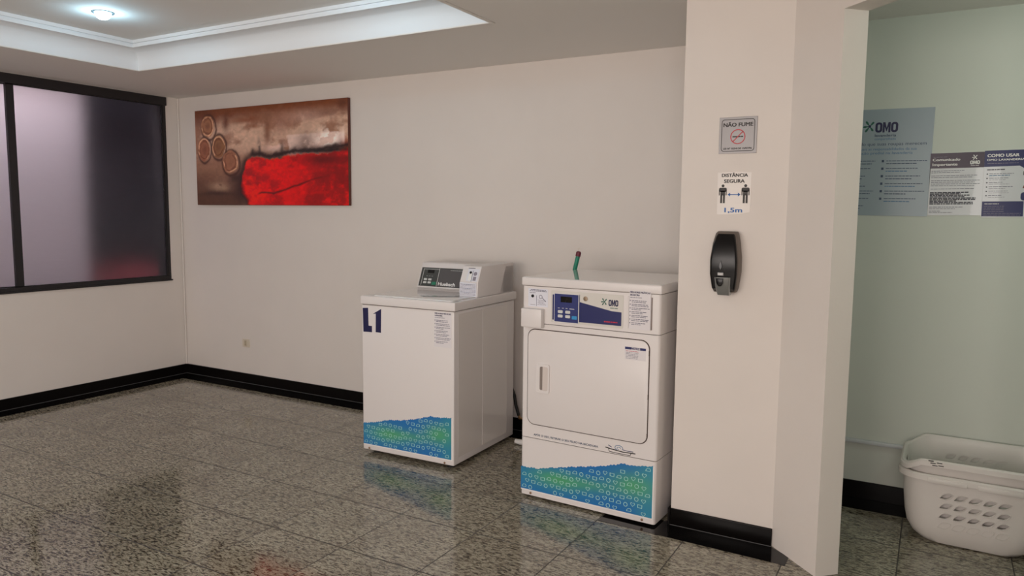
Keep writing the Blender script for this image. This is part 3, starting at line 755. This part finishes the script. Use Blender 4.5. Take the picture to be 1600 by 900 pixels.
# control fascia
fas = B().prism(rrect(U(-.553), U(-.178), .899, 1.053, .006, 3), Y-.002, Y, PANEL_W).build('fascia', con)
b = B().prism([(U(-.545), .911), (U(-.186), .911), (U(-.186), .974), (U(-.235), .976), (U(-.399), 1.006), (U(-.399), 1.04), (U(-.545), 1.033)], Y-.0026, Y-.002, NAVY)
b.build('navy_print', fas, label='navy blue printed wave')
kp = B().box(U(-.533), U(-.401), Y-.008, Y-.002, .902, 1.040, WHITE_P).box(U(-.5305), U(-.4035), Y-.0086, Y-.008, .905, 1.039, NAVY_LT).build('keypad', fas, label='navy keypad with thin white outline')
B().box(U(-.497), U(-.437), Y-.0095, Y-.0086, 1.000, 1.027, DISPLAY).build('display', kp) if False else B().box(U(-.497), U(-.437), Y-.0095, Y-.0086, 1.000, 1.027, DISPLAY).build('display', fas, label='small black display')
for u, z in ((-.511, .947), (-.471, .947), (-.511, .926), (-.471, .926)):
    B().prism(rrect(U(u), U(u)+.026, z, z+.014, .004, 3), Y-.0105, Y-.0086, BTN).build('button', fas)
B().prism(rrect(U(-.436), U(-.409), .922, .938, .003, 3), Y-.0105, Y-.0086, BTN_B).build('button', fas, label='light blue start button')
b = B()
for u in (-.512, -.490, -.470): b.box(U(u), U(u)+.010, Y-.0090, Y-.0086, .970, .9725, BTN)
b.box(U(-.450), U(-.424), Y-.0090, Y-.0086, .969, .972, BTN)
b.build('keypad_print', fas)
B().lathe([(.011, 0), (.011, -.003), (.006, -.004), (.005, -.002)], mat('bronze_lock', (.32, .24, .17), .4, metal=.5), c=(U(-.369), Y-.002, 1.024), axis='y', n=20).build('key_lock', fas, label='round bronze key lock')
b = B(); burst(b, U(-.272), 1.017, .018, GREEN_P, GREEN_P, Y-.0022); b.build('splash_mark', fas, label='green splash mark'); b = B()
omo(b, U(-.251), .999, .029, .048, NAVY_TXT, Y-.0022)
b.dashes(U(-.243), U(-.205), .990, .003, GREEN_P, Y-.0022, 2)
b.build('logo_lettering', fas, label='navy logo letters')
B().dashes(U(-.272), U(-.205), .925, .0055, RED_P, Y-.0028, 8).build('red_lettering', fas, label='small red lettering')
# coin mechanism on the left of the console
lb = B().box(U(-.682), U(-.572), Y-.0006, Y, .967, 1.055, STICKER_L).build('coin_label', con, label='pale printed coin label')
b = B(); YY = Y-.0007
b.dashes(U(-.668), U(-.583), 1.049, .003, GREY_TXT, YY, 1); b.dashes(U(-.674), U(-.580), 1.043, .003, GREY_TXT, YY, 4)
b.dashes(U(-.674), U(-.640), 1.034, .0025, GREY_TXT, YY, 5); b.box(U(-.636), U(-.634), YY-.0004, YY, .970, 1.022, GREY_TXT)
b.box(U(-.670), U(-.642), YY-.0004, YY, .975, .977, GREY_PALE); b.ring(circ(U(-.612), 1.016, .010, 12), circ(U(-.612), 1.016, .007, 12), YY-.0004, YY, GREY_PALE)
for i in range(5): b.dashes(U(-.628+.004*(i % 2)), U(-.582-.006*(i % 3)), .978+i*.0055, .0018, GREY_PALE, YY, 60+i)
b.prism([(U(-.606), 1.012), (U(-.603), 1.013), (U(-.582), .996), (U(-.585), .994)], YY-.0004, YY, GREY_TXT)
b.build('label_print', lb)
B().lathe([(.0075, 0), (.0075, -.002)], HOLE, c=(U(-.657), Y-.0006, 1.018), axis='y', n=18).build('keyhole', con, label='round black keyhole')
B().box(U(-.703), U(-.590), V(0)-.034, V(0), .868, .958, ENAMEL, .003, 2).build('coin_drawer', dry, label='protruding white coin box')
B().box(U(-.157), U(-.150), V(0)-.003, V(0), .905, 1.052, ENAMEL, .001, 1).build('sticker_rail', con)
b = B().box(U(-.043), U(-.038), V(0)-.004, V(0), .905, 1.052, mat('dark_grey_rail', (.25, .2, .18), .5), .001, 1)  # right-hand rail in dark grey
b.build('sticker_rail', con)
instruction(con, U(-.148), U(-.045), .903, 1.078, Y-.0045, 'SECADORA', 9, 7)
# door
B().prism(rrect(U(-.682), U(-.044), .377, .858, .042, 8), Y-.0012, Y, GAP).build('door_seal', dry, label='dark brown door gap')
door = B().prism(rrect(U(-.678), U(-.048), .381, .854, .039, 8), Y-.0042, Y-.0012, ENAMEL, bev=.0012).build('door', dry)
YD = Y-.0042
b = B().ring(rrect(U(-.627), U(-.554), .545, .688, .010, 5), rrect(U(-.606), U(-.561), .558, .676, .008, 5), YD-.007, YD, ENAMEL)
b.box(U(-.608), U(-.559), YD-.0006, YD, .556, .678, mat('handle_recess_shaded', (.64, .57, .53), .5))  # darker plate and wedge paint the shade inside the handle recess
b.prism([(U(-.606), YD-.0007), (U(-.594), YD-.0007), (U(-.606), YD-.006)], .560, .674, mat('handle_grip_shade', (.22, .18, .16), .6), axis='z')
b.build('handle', door, label='recessed white door handle')
nt_ = B().box(U(-.164), U(-.061), YD-.0005, YD, .762, .821, STICKER).build('notice_label', door, label='notice label with blue band')
b = B().box(U(-.163), U(-.132), YD-.0009, YD-.0005, .809, .820, NAVY).box(U(-.090), U(-.062), YD-.0009, YD-.0005, .809, .820, NAVY)
b.text('NOTICE', U(-.1115), .8095, .010, NAVY, YD-.0005, width=.038, bold=.018, align='CENTER')
for i in range(6): b.dashes(U(-.158), U(-.158)+.06+.02*((i*3) % 3), .801-i*.0065, .0022, GREY_PALE if i else RED_P, YD-.0005, 40+i)
b.build('label_print', nt_)
for z in (.80, .60, .42):
    B().box(U(-.0485), U(-.0455), Y-.0046, Y-.001, z-.012, z+.012, GAP).build('hinge', door)
# slogan and little boat drawing
b = B().text('APÓS O USO, RETIRAR O SEU FELPO NA SECADORA', U(-.642), .3225, .0095, POST_TXT, Y, width=.352, bold=.01)
b.build('slogan_lettering', dry)
b = B()
def stroke(pts, wd, m):
    for (x0, z0), (x1, z1) in zip(pts[:-1], pts[1:]):
        d = Vector((x1-x0, z1-z0)); d.normalize(); n_ = Vector((-d.y, d.x))*wd/2
        b.prism([(x0+n_.x, z0+n_.y), (x0-n_.x, z0-n_.y), (x1-n_.x, z1-n_.y), (x1+n_.x, z1+n_.y)], Y-.0006, Y, m)
o_ = U(-.252)
stroke([(o_, .333), (o_+.03, .329), (o_+.09, .3245), (o_+.151, .327)], .0046, BLACK_TXT)
stroke([(o_+.016, .330), (o_+.020, .316), (o_+.05, .3145), (o_+.125, .3145), (o_+.130, .326)], .0028, BLACK_TXT)
stroke([(o_+.014, .346), (o_+.022, .342), (o_+.032, .338)], .0032, NAVY)
stroke([(o_+.068+.020*math.cos(a), .340+.012*math.sin(a)) for a in [i*PI/6 for i in range(-1, 9)]], .0026, POST_TXT2)
stroke([(o_+.068+.010*math.cos(a), .338+.006*math.sin(a)) for a in [i*PI/4 for i in range(0, 7)]], .0022, POST_TXT2)
stroke([(o_+.088, .335), (o_+.11, .333), (o_+.14, .334)], .0028, NAVY)
b.build('boat_drawing', dry)
decal('wave_decal', U(-.714), U(-.014), .040, [(0, .152), (.14, .157), (.24, .175), (.30, .184), (.42, .205), (.58, .228), (.68, .246), (.80, .272), (.84, .268), (1, .285)], Y-.0004, dry, 11)
for u in (-.656, -.061):
    B().lathe([(.006, 0), (.006, -.003), (.003, -.0045)], SCREW, c=(U(u), V(0), .024), axis='y', n=12).build('screw', dry, label='small rusty screw')
for u, v in ((-.66, .05), (-.055, .05), (-.66, .56), (-.055, .56)):
    B().lathe([(.02, 0), (.02, .006), (.012, .008), (.012, .014)], RUBBER, c=(U(u), V(v), 0.0012 if u > -.1 else 0), n=16).build('foot', dry)
# teal hose end rising behind the dryer
t_ = empty('capped_hose', (3.885, -.365, 0), 0, 'teal hose end with dark red cap rising behind the dryer top', 'hose')
B().tube([(-.05, .27, 0.55), (-.045, .12, .72), (-.03, .02, .90), (-.012, 0, 1.05), (.020, 0, 1.186)], .012, TEAL).build('hose', t_)
B().tube([(.019, 0, 1.182), (.023, 0, 1.203), (.024, 0, 1.209)], [.0145, .0145, .008], MAROON).build('cap', t_, label='dark red cap')
B().tube([(.024, 0, 1.205), (.021, 0, 1.218), (.017, 0, 1.222), (.03, .0, 1.228)], .0016, CREAM, 6).build('wire', t_)

# ------------------------------------------------------------------ signs on the column
FY = CYF
sg = empty('no_smoking_sign', (4.8945, FY, 1.755), 0, 'square brushed silver NÃO FUME no smoking sign on the column', 'sign')
B().box(-.0785, .0785, -.003, 0, -.076, .076, SILVER, .0008, 1).build('plate', sg)
b = B().ring(rrect(-.069, .069, -.067, .067, .012, 5), rrect(-.0665, .0665, -.0645, .0645, .010, 5), -.0036, -.003, BLACK_TXT)
b.text('NÃO FUME', 0, .0365, .0155, BLACK_TXT, -.003, width=.122, bold=.018, align='CENTER')
b.text('LEI N° 9294 DE 15/07/96', 0, -.0585, .0072, BLACK_TXT, -.003, width=.118, bold=.02, align='CENTER')
b.build('lettering', sg)
b = B().ring(circ(0, -.006, .031, 40), circ(0, -.006, .0275, 40), -.0042, -.003, RED_SIGN)
b.prism([(-.0215, -.0255), (-.019, -.028), (.0215, .0135), (.019, .016)], -.0042, -.003, RED_SIGN)
b.box(-.022, .012, -.0038, -.003, -.0085, -.0035, BLACK_TXT).box(.0135, .022, -.0038, -.003, -.0085, -.0035, BLACK_TXT)
b.build('cigarette_symbol', sg)
sd = empty('distance_sign', (4.888, FY, 1.515), 0, 'white paper DISTÂNCIA SEGURA 1,5m notice below the no smoking sign', 'sign')
B().prism([(-.070, -.094), (-.02, -.093), (.03, -.090), (.068, -.082), (.070, .084), (.02, .087), (-.072, .085)], -.0012, 0, mat('notice_paper', (.80, .745, .70), .45)).build('paper', sd)
b = B().text('DISTÂNCIA', 0.0, .0665, .0135, BLACK_TXT, -.0013, width=.108, bold=.018, align='CENTER')
b.text('SEGURA', -.001, .0415, .0145, BLACK_TXT, -.0013, width=.085, bold=.018, align='CENTER')
b.build('lettering', sd)
b = B().text('1,5m', -.001, -.0835, .019, BLUE_TXT, -.0013, width=.073, bold=.018, align='CENTER')
b.build('distance_figure', sd, label='blue 1,5m lettering')
for cx in (-.048, .047):
    b = B()
    b.prism(circ(cx, .0285, .0062, 16), -.0018, -.0012, BLACK_TXT)
    b.prism(rrect(cx-.0165, cx+.0165, .003, .0205, .006, 4), -.0018, -.0012, BLACK_TXT)
    b.box(cx-.0165, cx-.0125, -.0018, -.0012, -.012, .012, BLACK_TXT).box(cx+.0125, cx+.0165, -.0018, -.0012, -.012, .012, BLACK_TXT)
    b.box(cx-.010, cx+.010, -.0018, -.0012, -.012, .008, BLACK_TXT)
    b.box(cx-.010, cx-.0015, -.0018, -.0012, -.045, -.010, BLACK_TXT).box(cx+.0015, cx+.010, -.0018, -.0012, -.045, -.010, BLACK_TXT)
    b.build('standing_figure', sd)
b = B().box(-.020, .019, -.0018, -.0012, -.0105, -.0065, BLUE_TXT)
b.prism([(-.028, -.0085), (-.017, -.0165), (-.017, -.0005)], -.0018, -.0012, BLUE_TXT).prism([(.027, -.0085), (.016, -.0165), (.016, -.0005)], -.0018, -.0012, BLUE_TXT)
b.build('double_arrow', sd)

# ------------------------------------------------------------------ soap dispenser
ds = empty('soap_dispenser', (4.873, FY, 1.080), 0, 'glossy black soap dispenser with silver push plate on the column', 'soap dispenser')
def disp_loft(b, secs, m):
    """secs: (z, half width, y front, y back, corner r)"""
    bm = bmesh.new(); R_ = []
    for z, hw, yf, yb, r in secs:
        P_ = rrect(-hw, hw, yf, yb, r, 5); R_.append([bm.verts.new((p[0], p[1], z)) for p in P_])
    n = len(R_[0])
    for i in range(len(R_)-1):
        for j in range(n): bm.faces.new((R_[i][j], R_[i][(j+1) % n], R_[i+1][(j+1) % n], R_[i+1][j]))
    bm.faces.new(R_[0]); bm.faces.new(R_[-1][::-1])
    bmesh.ops.recalc_face_normals(bm, faces=bm.faces[:])
    return b.merge(bm, m, True)
b = disp_loft(B(), [(.012, .045, -.052, 0, .008), (.03, .052, -.060, 0, .010), (.10, .0605, -.070, 0, .010), (.16, .060, -.072, 0, .010), (.22, .053, -.066, 0, .010), (.262, .045, -.050, 0, .010), (.270, .040, -.038, 0, .010)], DISP_G)
b.build('housing', ds, label='grey back housing')
b = disp_loft(B(), [(.014, .043, -.052, -.030, .009), (.03, .049, -.072, -.030, .008), (.09, .0565, -.084, -.030, .010), (.15, .0565, -.087, -.030, .010), (.21, .049, -.080, -.030, .010), (.25, .040, -.064, -.030, .010), (.260, .035, -.054, -.030, .008)], DISP_B)
b.build('cover', ds)
b = disp_loft(B(), [(.0, .026, -.062, -.030, .006), (.035, .031, -.086, -.040, .010), (.078, .034, -.096, -.060, .010)], DISP_S)
pp = b.build('push_plate', ds, label='silver push plate')
b = B().prism([(-.026, .074), (.006, .074), (.004, .052), (-.004, .040), (-.014, .040), (-.022, .052)], -.0985, -.080, DISP_B, bev=.002)
b.build('nozzle_guard', pp, label='black guard')
b = B().box(-.020, .004, -.0925, -.080, .086, .098, mat('pale_dispenser_badge', (.45, .44, .43), .35), .001, 1)
b.prism([(-.009, .110), (-.003, .124), (-.009, .148), (-.015, .124)], -.0915, -.080, mat('dim_drop_mark', (.05, .05, .055), .3))
b.build('badge', ds)

# ------------------------------------------------------------------ posters on the small room wall
PY = -.13
X0 = 5.2
def poster(name, x0, x1, z0, z1, m, label, tilt=0.0, t=0.003):
    e_ = empty(name, ((x0+x1)/2, PY, z0), 0, label, 'poster'); e_.rotation_euler = (0, tilt, 0)
    hw = (x1-x0)/2
    B().box(-hw, hw, -t, 0, 0, z1-z0, m).build('sheet', e_)
    return e_, hw, z1-z0
e_, hw, H_ = poster('care_poster', 5.165, 5.602, 1.424, 1.932, ACRYL, 'large pale blue-grey acrylic poster with navy logo on the side room wall', 0.012)
Y = -.0031; ox = -(5.165+5.602)/2+5.2      # u of the photo's plane to local x
X = lambda u: u+ox
b = B(); burst(b, X(.130), .428, .030, GREEN_P, NAVY_TXT, Y); b.build('splash_mark', e_, label='green splash mark'); b = B()
omo(b, X(.155), .398, .048, .098, NAVY_TXT, Y)
b.text('lavanderia', X(.155), .378, .012, POST_TXT, Y, width=.092, bold=.01)
b.text('compartilhada', X(.155), .362, .011, POST_TXT2, Y, width=.092)
b.build('logo_lettering', e_)
b = B().text('Todo cuidado que suas roupas merecem', X(.378)-.395, .336, .015, POST_TXT, Y, width=.395)
b.text('Conheça aqui quais as responsabilidades da sua', X(.338)-.36, .313, .0125, POST_TXT2, Y, width=.36)
b.text('administração predial na lavanderia', X(.322)-.31, .294, .0125, POST_TXT2, Y, width=.31)
b.build('heading_lettering', e_)
b = B()
for i in range(6):
    z = .262-i*.036
    b.box(X(.193), X(.203), Y-.0004, Y, z-.006, z+.005, POST_TXT)
    b.dashes(X(.213), X(.385)-.012*((i*3) % 4), z, .0035, POST_TXT, Y, 100+i); b.dashes(X(.213), X(.345)-.02*((i*2) % 3), z-.013, .0035, POST_TXT2 if i % 2 else POST_TXT, Y, 120+i)
for i in range(7):
    z = .262-i*.036
    b.box(X(-.010), X(.0), Y-.0004, Y, z-.006, z+.005, POST_TXT)
    b.dashes(X(.008), X(.165)-.02*((i*5) % 4), z, .0035, POST_TXT, Y, 140+i); b.dashes(X(.008), X(.15)-.02*((i*3) % 4), z-.013, .0035, POST_TXT, Y, 160+i)
b.build('body_text', e_)
e_, hw, H_ = poster('announcement_poster', 5.604, 5.819, 1.428, 1.716, PAPER, 'white Comunicado Importante poster with dark purple header, middle of the three', -0.01)
Y = -.0031
b = B().box(-hw, hw, Y-.0003, Y, H_-.070, H_, PURPLE).build('header_band', e_, label='dark purple header')
Y2 = Y-.0004
b = B().text('Comunicado', -hw+.010, H_-.036, .0115, WHITE_P, Y2, width=.110, bold=.018)
b.text('Importante', -hw+.010, H_-.058, .0115, WHITE_P, Y2, width=.100, bold=.018); b.dashes(-hw+.012, -hw+.07, H_-.018, .002, GREY_PALE, Y2, 3)
burst(b, hw-.036, H_-.023, .013, WHITE_P, WHITE_P, Y2); omo(b, hw-.055, H_-.055, .017, .038, WHITE_P, Y2)
b.dashes(hw-.052, hw-.020, H_-.061, .0015, WHITE_P, Y2, 6)
b.build('header_lettering', e_)
b = B(); z = H_-.082; i = 0
for n_, wd in ((2, .135), (2, .185), (4, .195), (1, .175)):
    for q in range(n_): b.dashes(-hw+.007, -hw+.007+wd-.02*(q % 2), z, .0022, GREY_TXT, Y, 200+i); z -= .0078; i += 1
    z -= .007
z -= .002
for q, wd in enumerate((.160, .130, .165, .145, .190, .190, .115, .180, .180)):
    b.dashes(-hw+.005, -hw+wd, z, .0052, POST_BLK, Y, 230+q); z -= .0066
z -= .008
for q in range(2): b.dashes(-hw+.005, -hw+.14-.03*q, z, .0022, GREY_TXT, Y, 250+q); z -= .0075
z -= .004
for q in range(2): b.dashes(-hw+.005, -hw+.05+.05*q, z, .0022, GREY_TXT, Y, 260+q); z -= .0065
b.build('body_text', e_)
e_, hw, H_ = poster('how_to_poster', 5.8195, 6.045, 1.421, 1.722, PAPER, 'white COMO USAR poster with navy header, rightmost on the side room wall', -0.01)
b = B().prism([(-hw, H_), (hw, H_), (hw, H_-.085), (-hw+.155, H_-.085), (-hw+.135, H_-.071), (-hw, H_-.073)], Y-.0003, Y, NAVY)
b.build('header_band', e_, label='navy header band')
B().box(-hw, -hw+.158, Y-.0003, Y, .004, .072, NAVY).build('footer_block', e_, label='navy footer block')
b = B().text('COMO USAR', -hw+.011, H_-.029, .013, WHITE_P, Y2, width=.120, bold=.018)
b.text('OMO LAVANDERIA:', -hw+.010, H_-.046, .0085, WHITE_P, Y2, width=.145, bold=.018); b.dashes(-hw+.012, -hw+.13, H_-.058, .0025, GREY_PALE, Y2, 9)
b.build('header_lettering', e_)
b = B().dashes(-hw+.01, -hw+.065, .061, .003, WHITE_P, Y2, 11)
for q in range(6): b.dashes(-hw+.008, -hw+(.085 if q < 4 else .15), .050-q*.008, .0016, GREY_PALE, Y2, 12+q)
b.build('footer_lettering', e_)
b = B(); z = H_-.086
b.dashes(-hw+.012, -hw+.080, z, .004, POST_BLK, Y, 300)
for q in range(6):
    z -= .0195; b.prism(circ(-hw+.014, z, .003, 8), Y-.0004, Y, POST_BLK)
    b.dashes(-hw+.022, -hw+.115-.02*(q % 3), z+.001, .0022, GREY_TXT, Y, 310+q); b.dashes(-hw+.022, -hw+.100-.015*(q % 2), z-.007, .0032 if q == 0 else .0018, POST_TXT2 if q == 0 else GREY_PALE, Y, 320+q)
b.build('body_text', e_)
b = B().prism(rrect(-hw+.145, -hw+.19, .075, .112, .012, 4), Y-.0004, Y, NAVY).prism([(-hw+.150, .130), (-hw+.200, .125), (-hw+.21, .165), (-hw+.165, .170)], Y-.0005, Y, SKIN_P)
b.prism([(-hw+.150, .188), (-hw+.21, .182), (-hw+.21, .200), (-hw+.150, .205)], Y-.0004, Y, POST_BLK)
b.prism(rrect(-hw+.160, -hw+.17, .080, .100, .004, 3), Y-.0006, Y-.0004, PAPER)
b.build('picture', e_)

# ------------------------------------------------------------------ trunking along the small room wall
tag(B().box(5.115, 7.19, PY-.018, PY, .285, .305, TRUNK, .003, 2).build('cable_trunking'), 'thin white plastic cable trunking running along the side room wall', 'cable trunking')

# ------------------------------------------------------------------ laundry baskets
def sup(hx, hy, r, n=10):
    """rounded rectangle loop, even corner subdivision plus straight points"""
    P_ = []
    for cx, cy, a0 in ((hx-r, hy-r, 0), (-hx+r, hy-r, 90), (-hx+r, -hy+r, 180), (hx-r, -hy+r, 270)):
        for i in range(n+1):
            a = math.radians(a0+90*i/n); P_.append((cx+r*math.cos(a), cy+r*math.sin(a)))
    return P_
def basket_mesh():
    prof = [(.200-.02, .175-.02, 0.0), (.203, .178, .006), (.215, .186, .03), (.235, .197, .10), (.255, .207, .20), (.270, .214, .29),
            (.274, .217, .308), (.280, .223, .316), (.288, .231, .318), (.293, .236, .312), (.294, .237, .296), (.2915, .2345, .296), (.290, .233, .309), (.285, .228, .3145), (.280, .223, .313)]
    inner = [(.2705, .2135, .306), (.2665, .2105, .29), (.2515, .2035, .20), (.2315, .1935, .10), (.2115, .1825, .033), (.200, .175, .010), (.18, .155, .005)]
    bm = bmesh.new(); R_ = []
    for hx, hy, z in prof[:8]+[(.288, .231, .318), (.293, .236, .312), (.294, .237, .294), (.2905, .2335, .294), (.2895, .2325, .308), (.286, .229, .3135), (.281, .224, .3125), (.2775, .2205, .306), ]+[]:
        R_.append([bm.verts.new((p[0], p[1], z)) for p in sup(hx, hy, .10)])
    # outer skin ends under the lip; rebuild as outer skin -> lip -> inner skin
    bm.free(); bm = bmesh.new(); R_ = []
    seq = [(.182, .142, 0.0), (.202, .162, .004), (.226, .180, .028), (.248, .194, .07), (.258, .199, .12), (.266, .204, .20), (.272, .207, .292),
           (.285, .220, .298), (.285, .220, .292), (.290, .225, .292), (.290, .225, .312), (.284, .219, .319), (.277, .212, .319), (.271, .206, .312),
           (.2685, .2035, .292), (.2625, .2005, .20), (.2545, .1955, .12), (.2445, .1905, .07), (.2225, .1765, .031), (.199, .159, .010), (.182, .142, .005)]
    for hx, hy, z in seq: R_.append([bm.verts.new((p[0], p[1], z)) for p in sup(hx, hy, .10)])
    n = len(R_[0])
    for i in range(len(R_)-1):
        for j in range(n): bm.faces.new((R_[i][j], R_[i][(j+1) % n], R_[i+1][(j+1) % n], R_[i+1][j]))
    bm.faces.new(R_[0]); bm.faces.new(R_[-1])
    bmesh.ops.recalc_face_normals(bm, faces=bm.faces[:])
    for f in bm.faces: f.smooth = True
    me = bpy.data.meshes.new('basket_shell'); bm.to_mesh(me); bm.free()
    # slots
    c = B()
    def leaf(cx, cz, L, wd, ang):
        P_ = []
        for i in range(8): tt = i/8; P_.append((-L/2+L*tt, wd/2*math.sin(PI*tt)))
        for i in range(8): tt = i/8; P_.append((L/2-L*tt, -wd/2*math.sin(PI*tt)))
        ca, sa = math.cos(ang), math.sin(ang)
        return [(cx+x*ca-z*sa, cz+x*sa+z*ca) for x, z in P_]
    for r_ in range(3):
        for q in range(5): c.prism(leaf(-.098+q*.052, .230-r_*.044, .050, .021, math.radians(24)), -.30, -.15, BASKET).prism(leaf(-.098+q*.052, .230-r_*.044, .050, .021, math.radians(24)), .15, .30, BASKET)
    for r_ in range(5):
        for q in range(6): c.prism(leaf(-.10+q*.040+(.02 if r_ % 2 else 0), .245-r_*.042, .036, .012, math.radians(72)), -.35, -.19, BASKET, axis='x').prism(leaf(-.10+q*.040+(.02 if r_ % 2 else 0), .245-r_*.042, .036, .012, math.radians(72)), .19, .35, BASKET, axis='x')
    c.prism(rrect(-.055, .055, .262, .287, .011, 4), -.35, -.24, BASKET, axis='x').prism(rrect(-.055, .055, .262, .287, .011, 4), .24, .35, BASKET, axis='x')
    co_ = c.build('cutter')
    tmp = link(bpy.data.objects.new('tmp', me))
    md = tmp.modifiers.new('b', 'BOOLEAN'); md.object = co_; md.operation = 'DIFFERENCE'; md.solver = 'EXACT'; md.use_self = True
    bpy.context.view_layer.update()
    dgp = bpy.context.evaluated_depsgraph_get()
    out = bpy.data.meshes.new_from_object(tmp.evaluated_get(dgp))
    bpy.data.objects.remove(tmp); bpy.data.objects.remove(co_)
    out.materials.clear(); out.materials.append(BASKET)
    if hasattr(out, 'set_sharp_from_angle'): out.set_sharp_from_angle(angle=math.radians(35))
    # raised rims round the slots and the closed lowest row
    d = B()
    def yat(z): return -float(np.interp(z, [.028, .07, .12, .20, .292], [.180, .194, .199, .204, .207]))-.0018
    for r_ in range(4):
        for q in range(5):
            cz = .230-r_*.044; lf = leaf(-.098+q*.052, cz, .056, .031, math.radians(24)); li = leaf(-.098+q*.052, cz, .051, .0265, math.radians(24))
            slope = (.216-.185)/(.292-.03)
            bm = bmesh.new(); A = []
            for lp, dy in ((lf, 0), (lf, -.0035), (li, -.0035), (li, 0)): A.append([bm.verts.new((p[0], yat(p[1])+dy+.0006, p[1])) for p in lp])
            nn = len(lf)
            for a_ in range(3):
                for i in range(nn): bm.faces.new((A[a_][i], A[a_][(i+1) % nn], A[a_+1][(i+1) % nn], A[a_+1][i]))
            bmesh.ops.recalc_face_normals(bm, faces=bm.faces[:])
            d.merge(bm, BASKET, True)
    return out, d
sh, det = basket_mesh()
# the upper basket is a little narrower below its rim and its ends dip
sh2 = sh.copy()
for v in sh2.vertices:
    f = 0.90+0.10*min(1, max(0, (v.co.z-.15)/.13)); v.co.x *= f; v.co.y *= f
    if v.co.z > .10: v.co.z -= .034*min(1, max(0, (abs(v.co.x)-.205)/.055))*min(1, (v.co.z-.10)/.15)
def basket(loc, rz, label, first):
    t = empty('laundry_basket', loc, rz, label, 'laundry basket', None)
    link(bpy.data.objects.new('body', sh if first else sh2), t)
    return t
bk = basket((5.853, -.382, .0012), math.radians(-2.0), 'white slotted laundry basket on the floor, the lower of two nested ones', True)
det.build('slot_rims', bk)
# thickened grip bands under the rim, with a gap at the middle of the long side
b = B()
for x0, x1 in ((-.17, -.025), (.012, .17)): b.box(x0, x1, -.2275, -.2215, .286, .306, BASKET, .002, 2)
b.build('grip_band', bk)
for x in (-.165, .145):
    for y in (-.13, .11): B().box(x, x+.02, y, y+.02, .005, .0648, BASKET, .002, 1).build('stacking_rib', bk)
bk2 = basket((5.856, -.378, .066), math.radians(-1.0), 'white laundry basket nested inside the lower one, its rim standing higher', False)
b = B()
for x, z in ((-.180, .314), (-.172, .305), (-.148, .309), (-.142, .298), (-.165, .296)):
    b.box(x, x+.020, -.2262, -.2240, z, z+.0032, HOLE)
b.build('grip_slot', bk2)
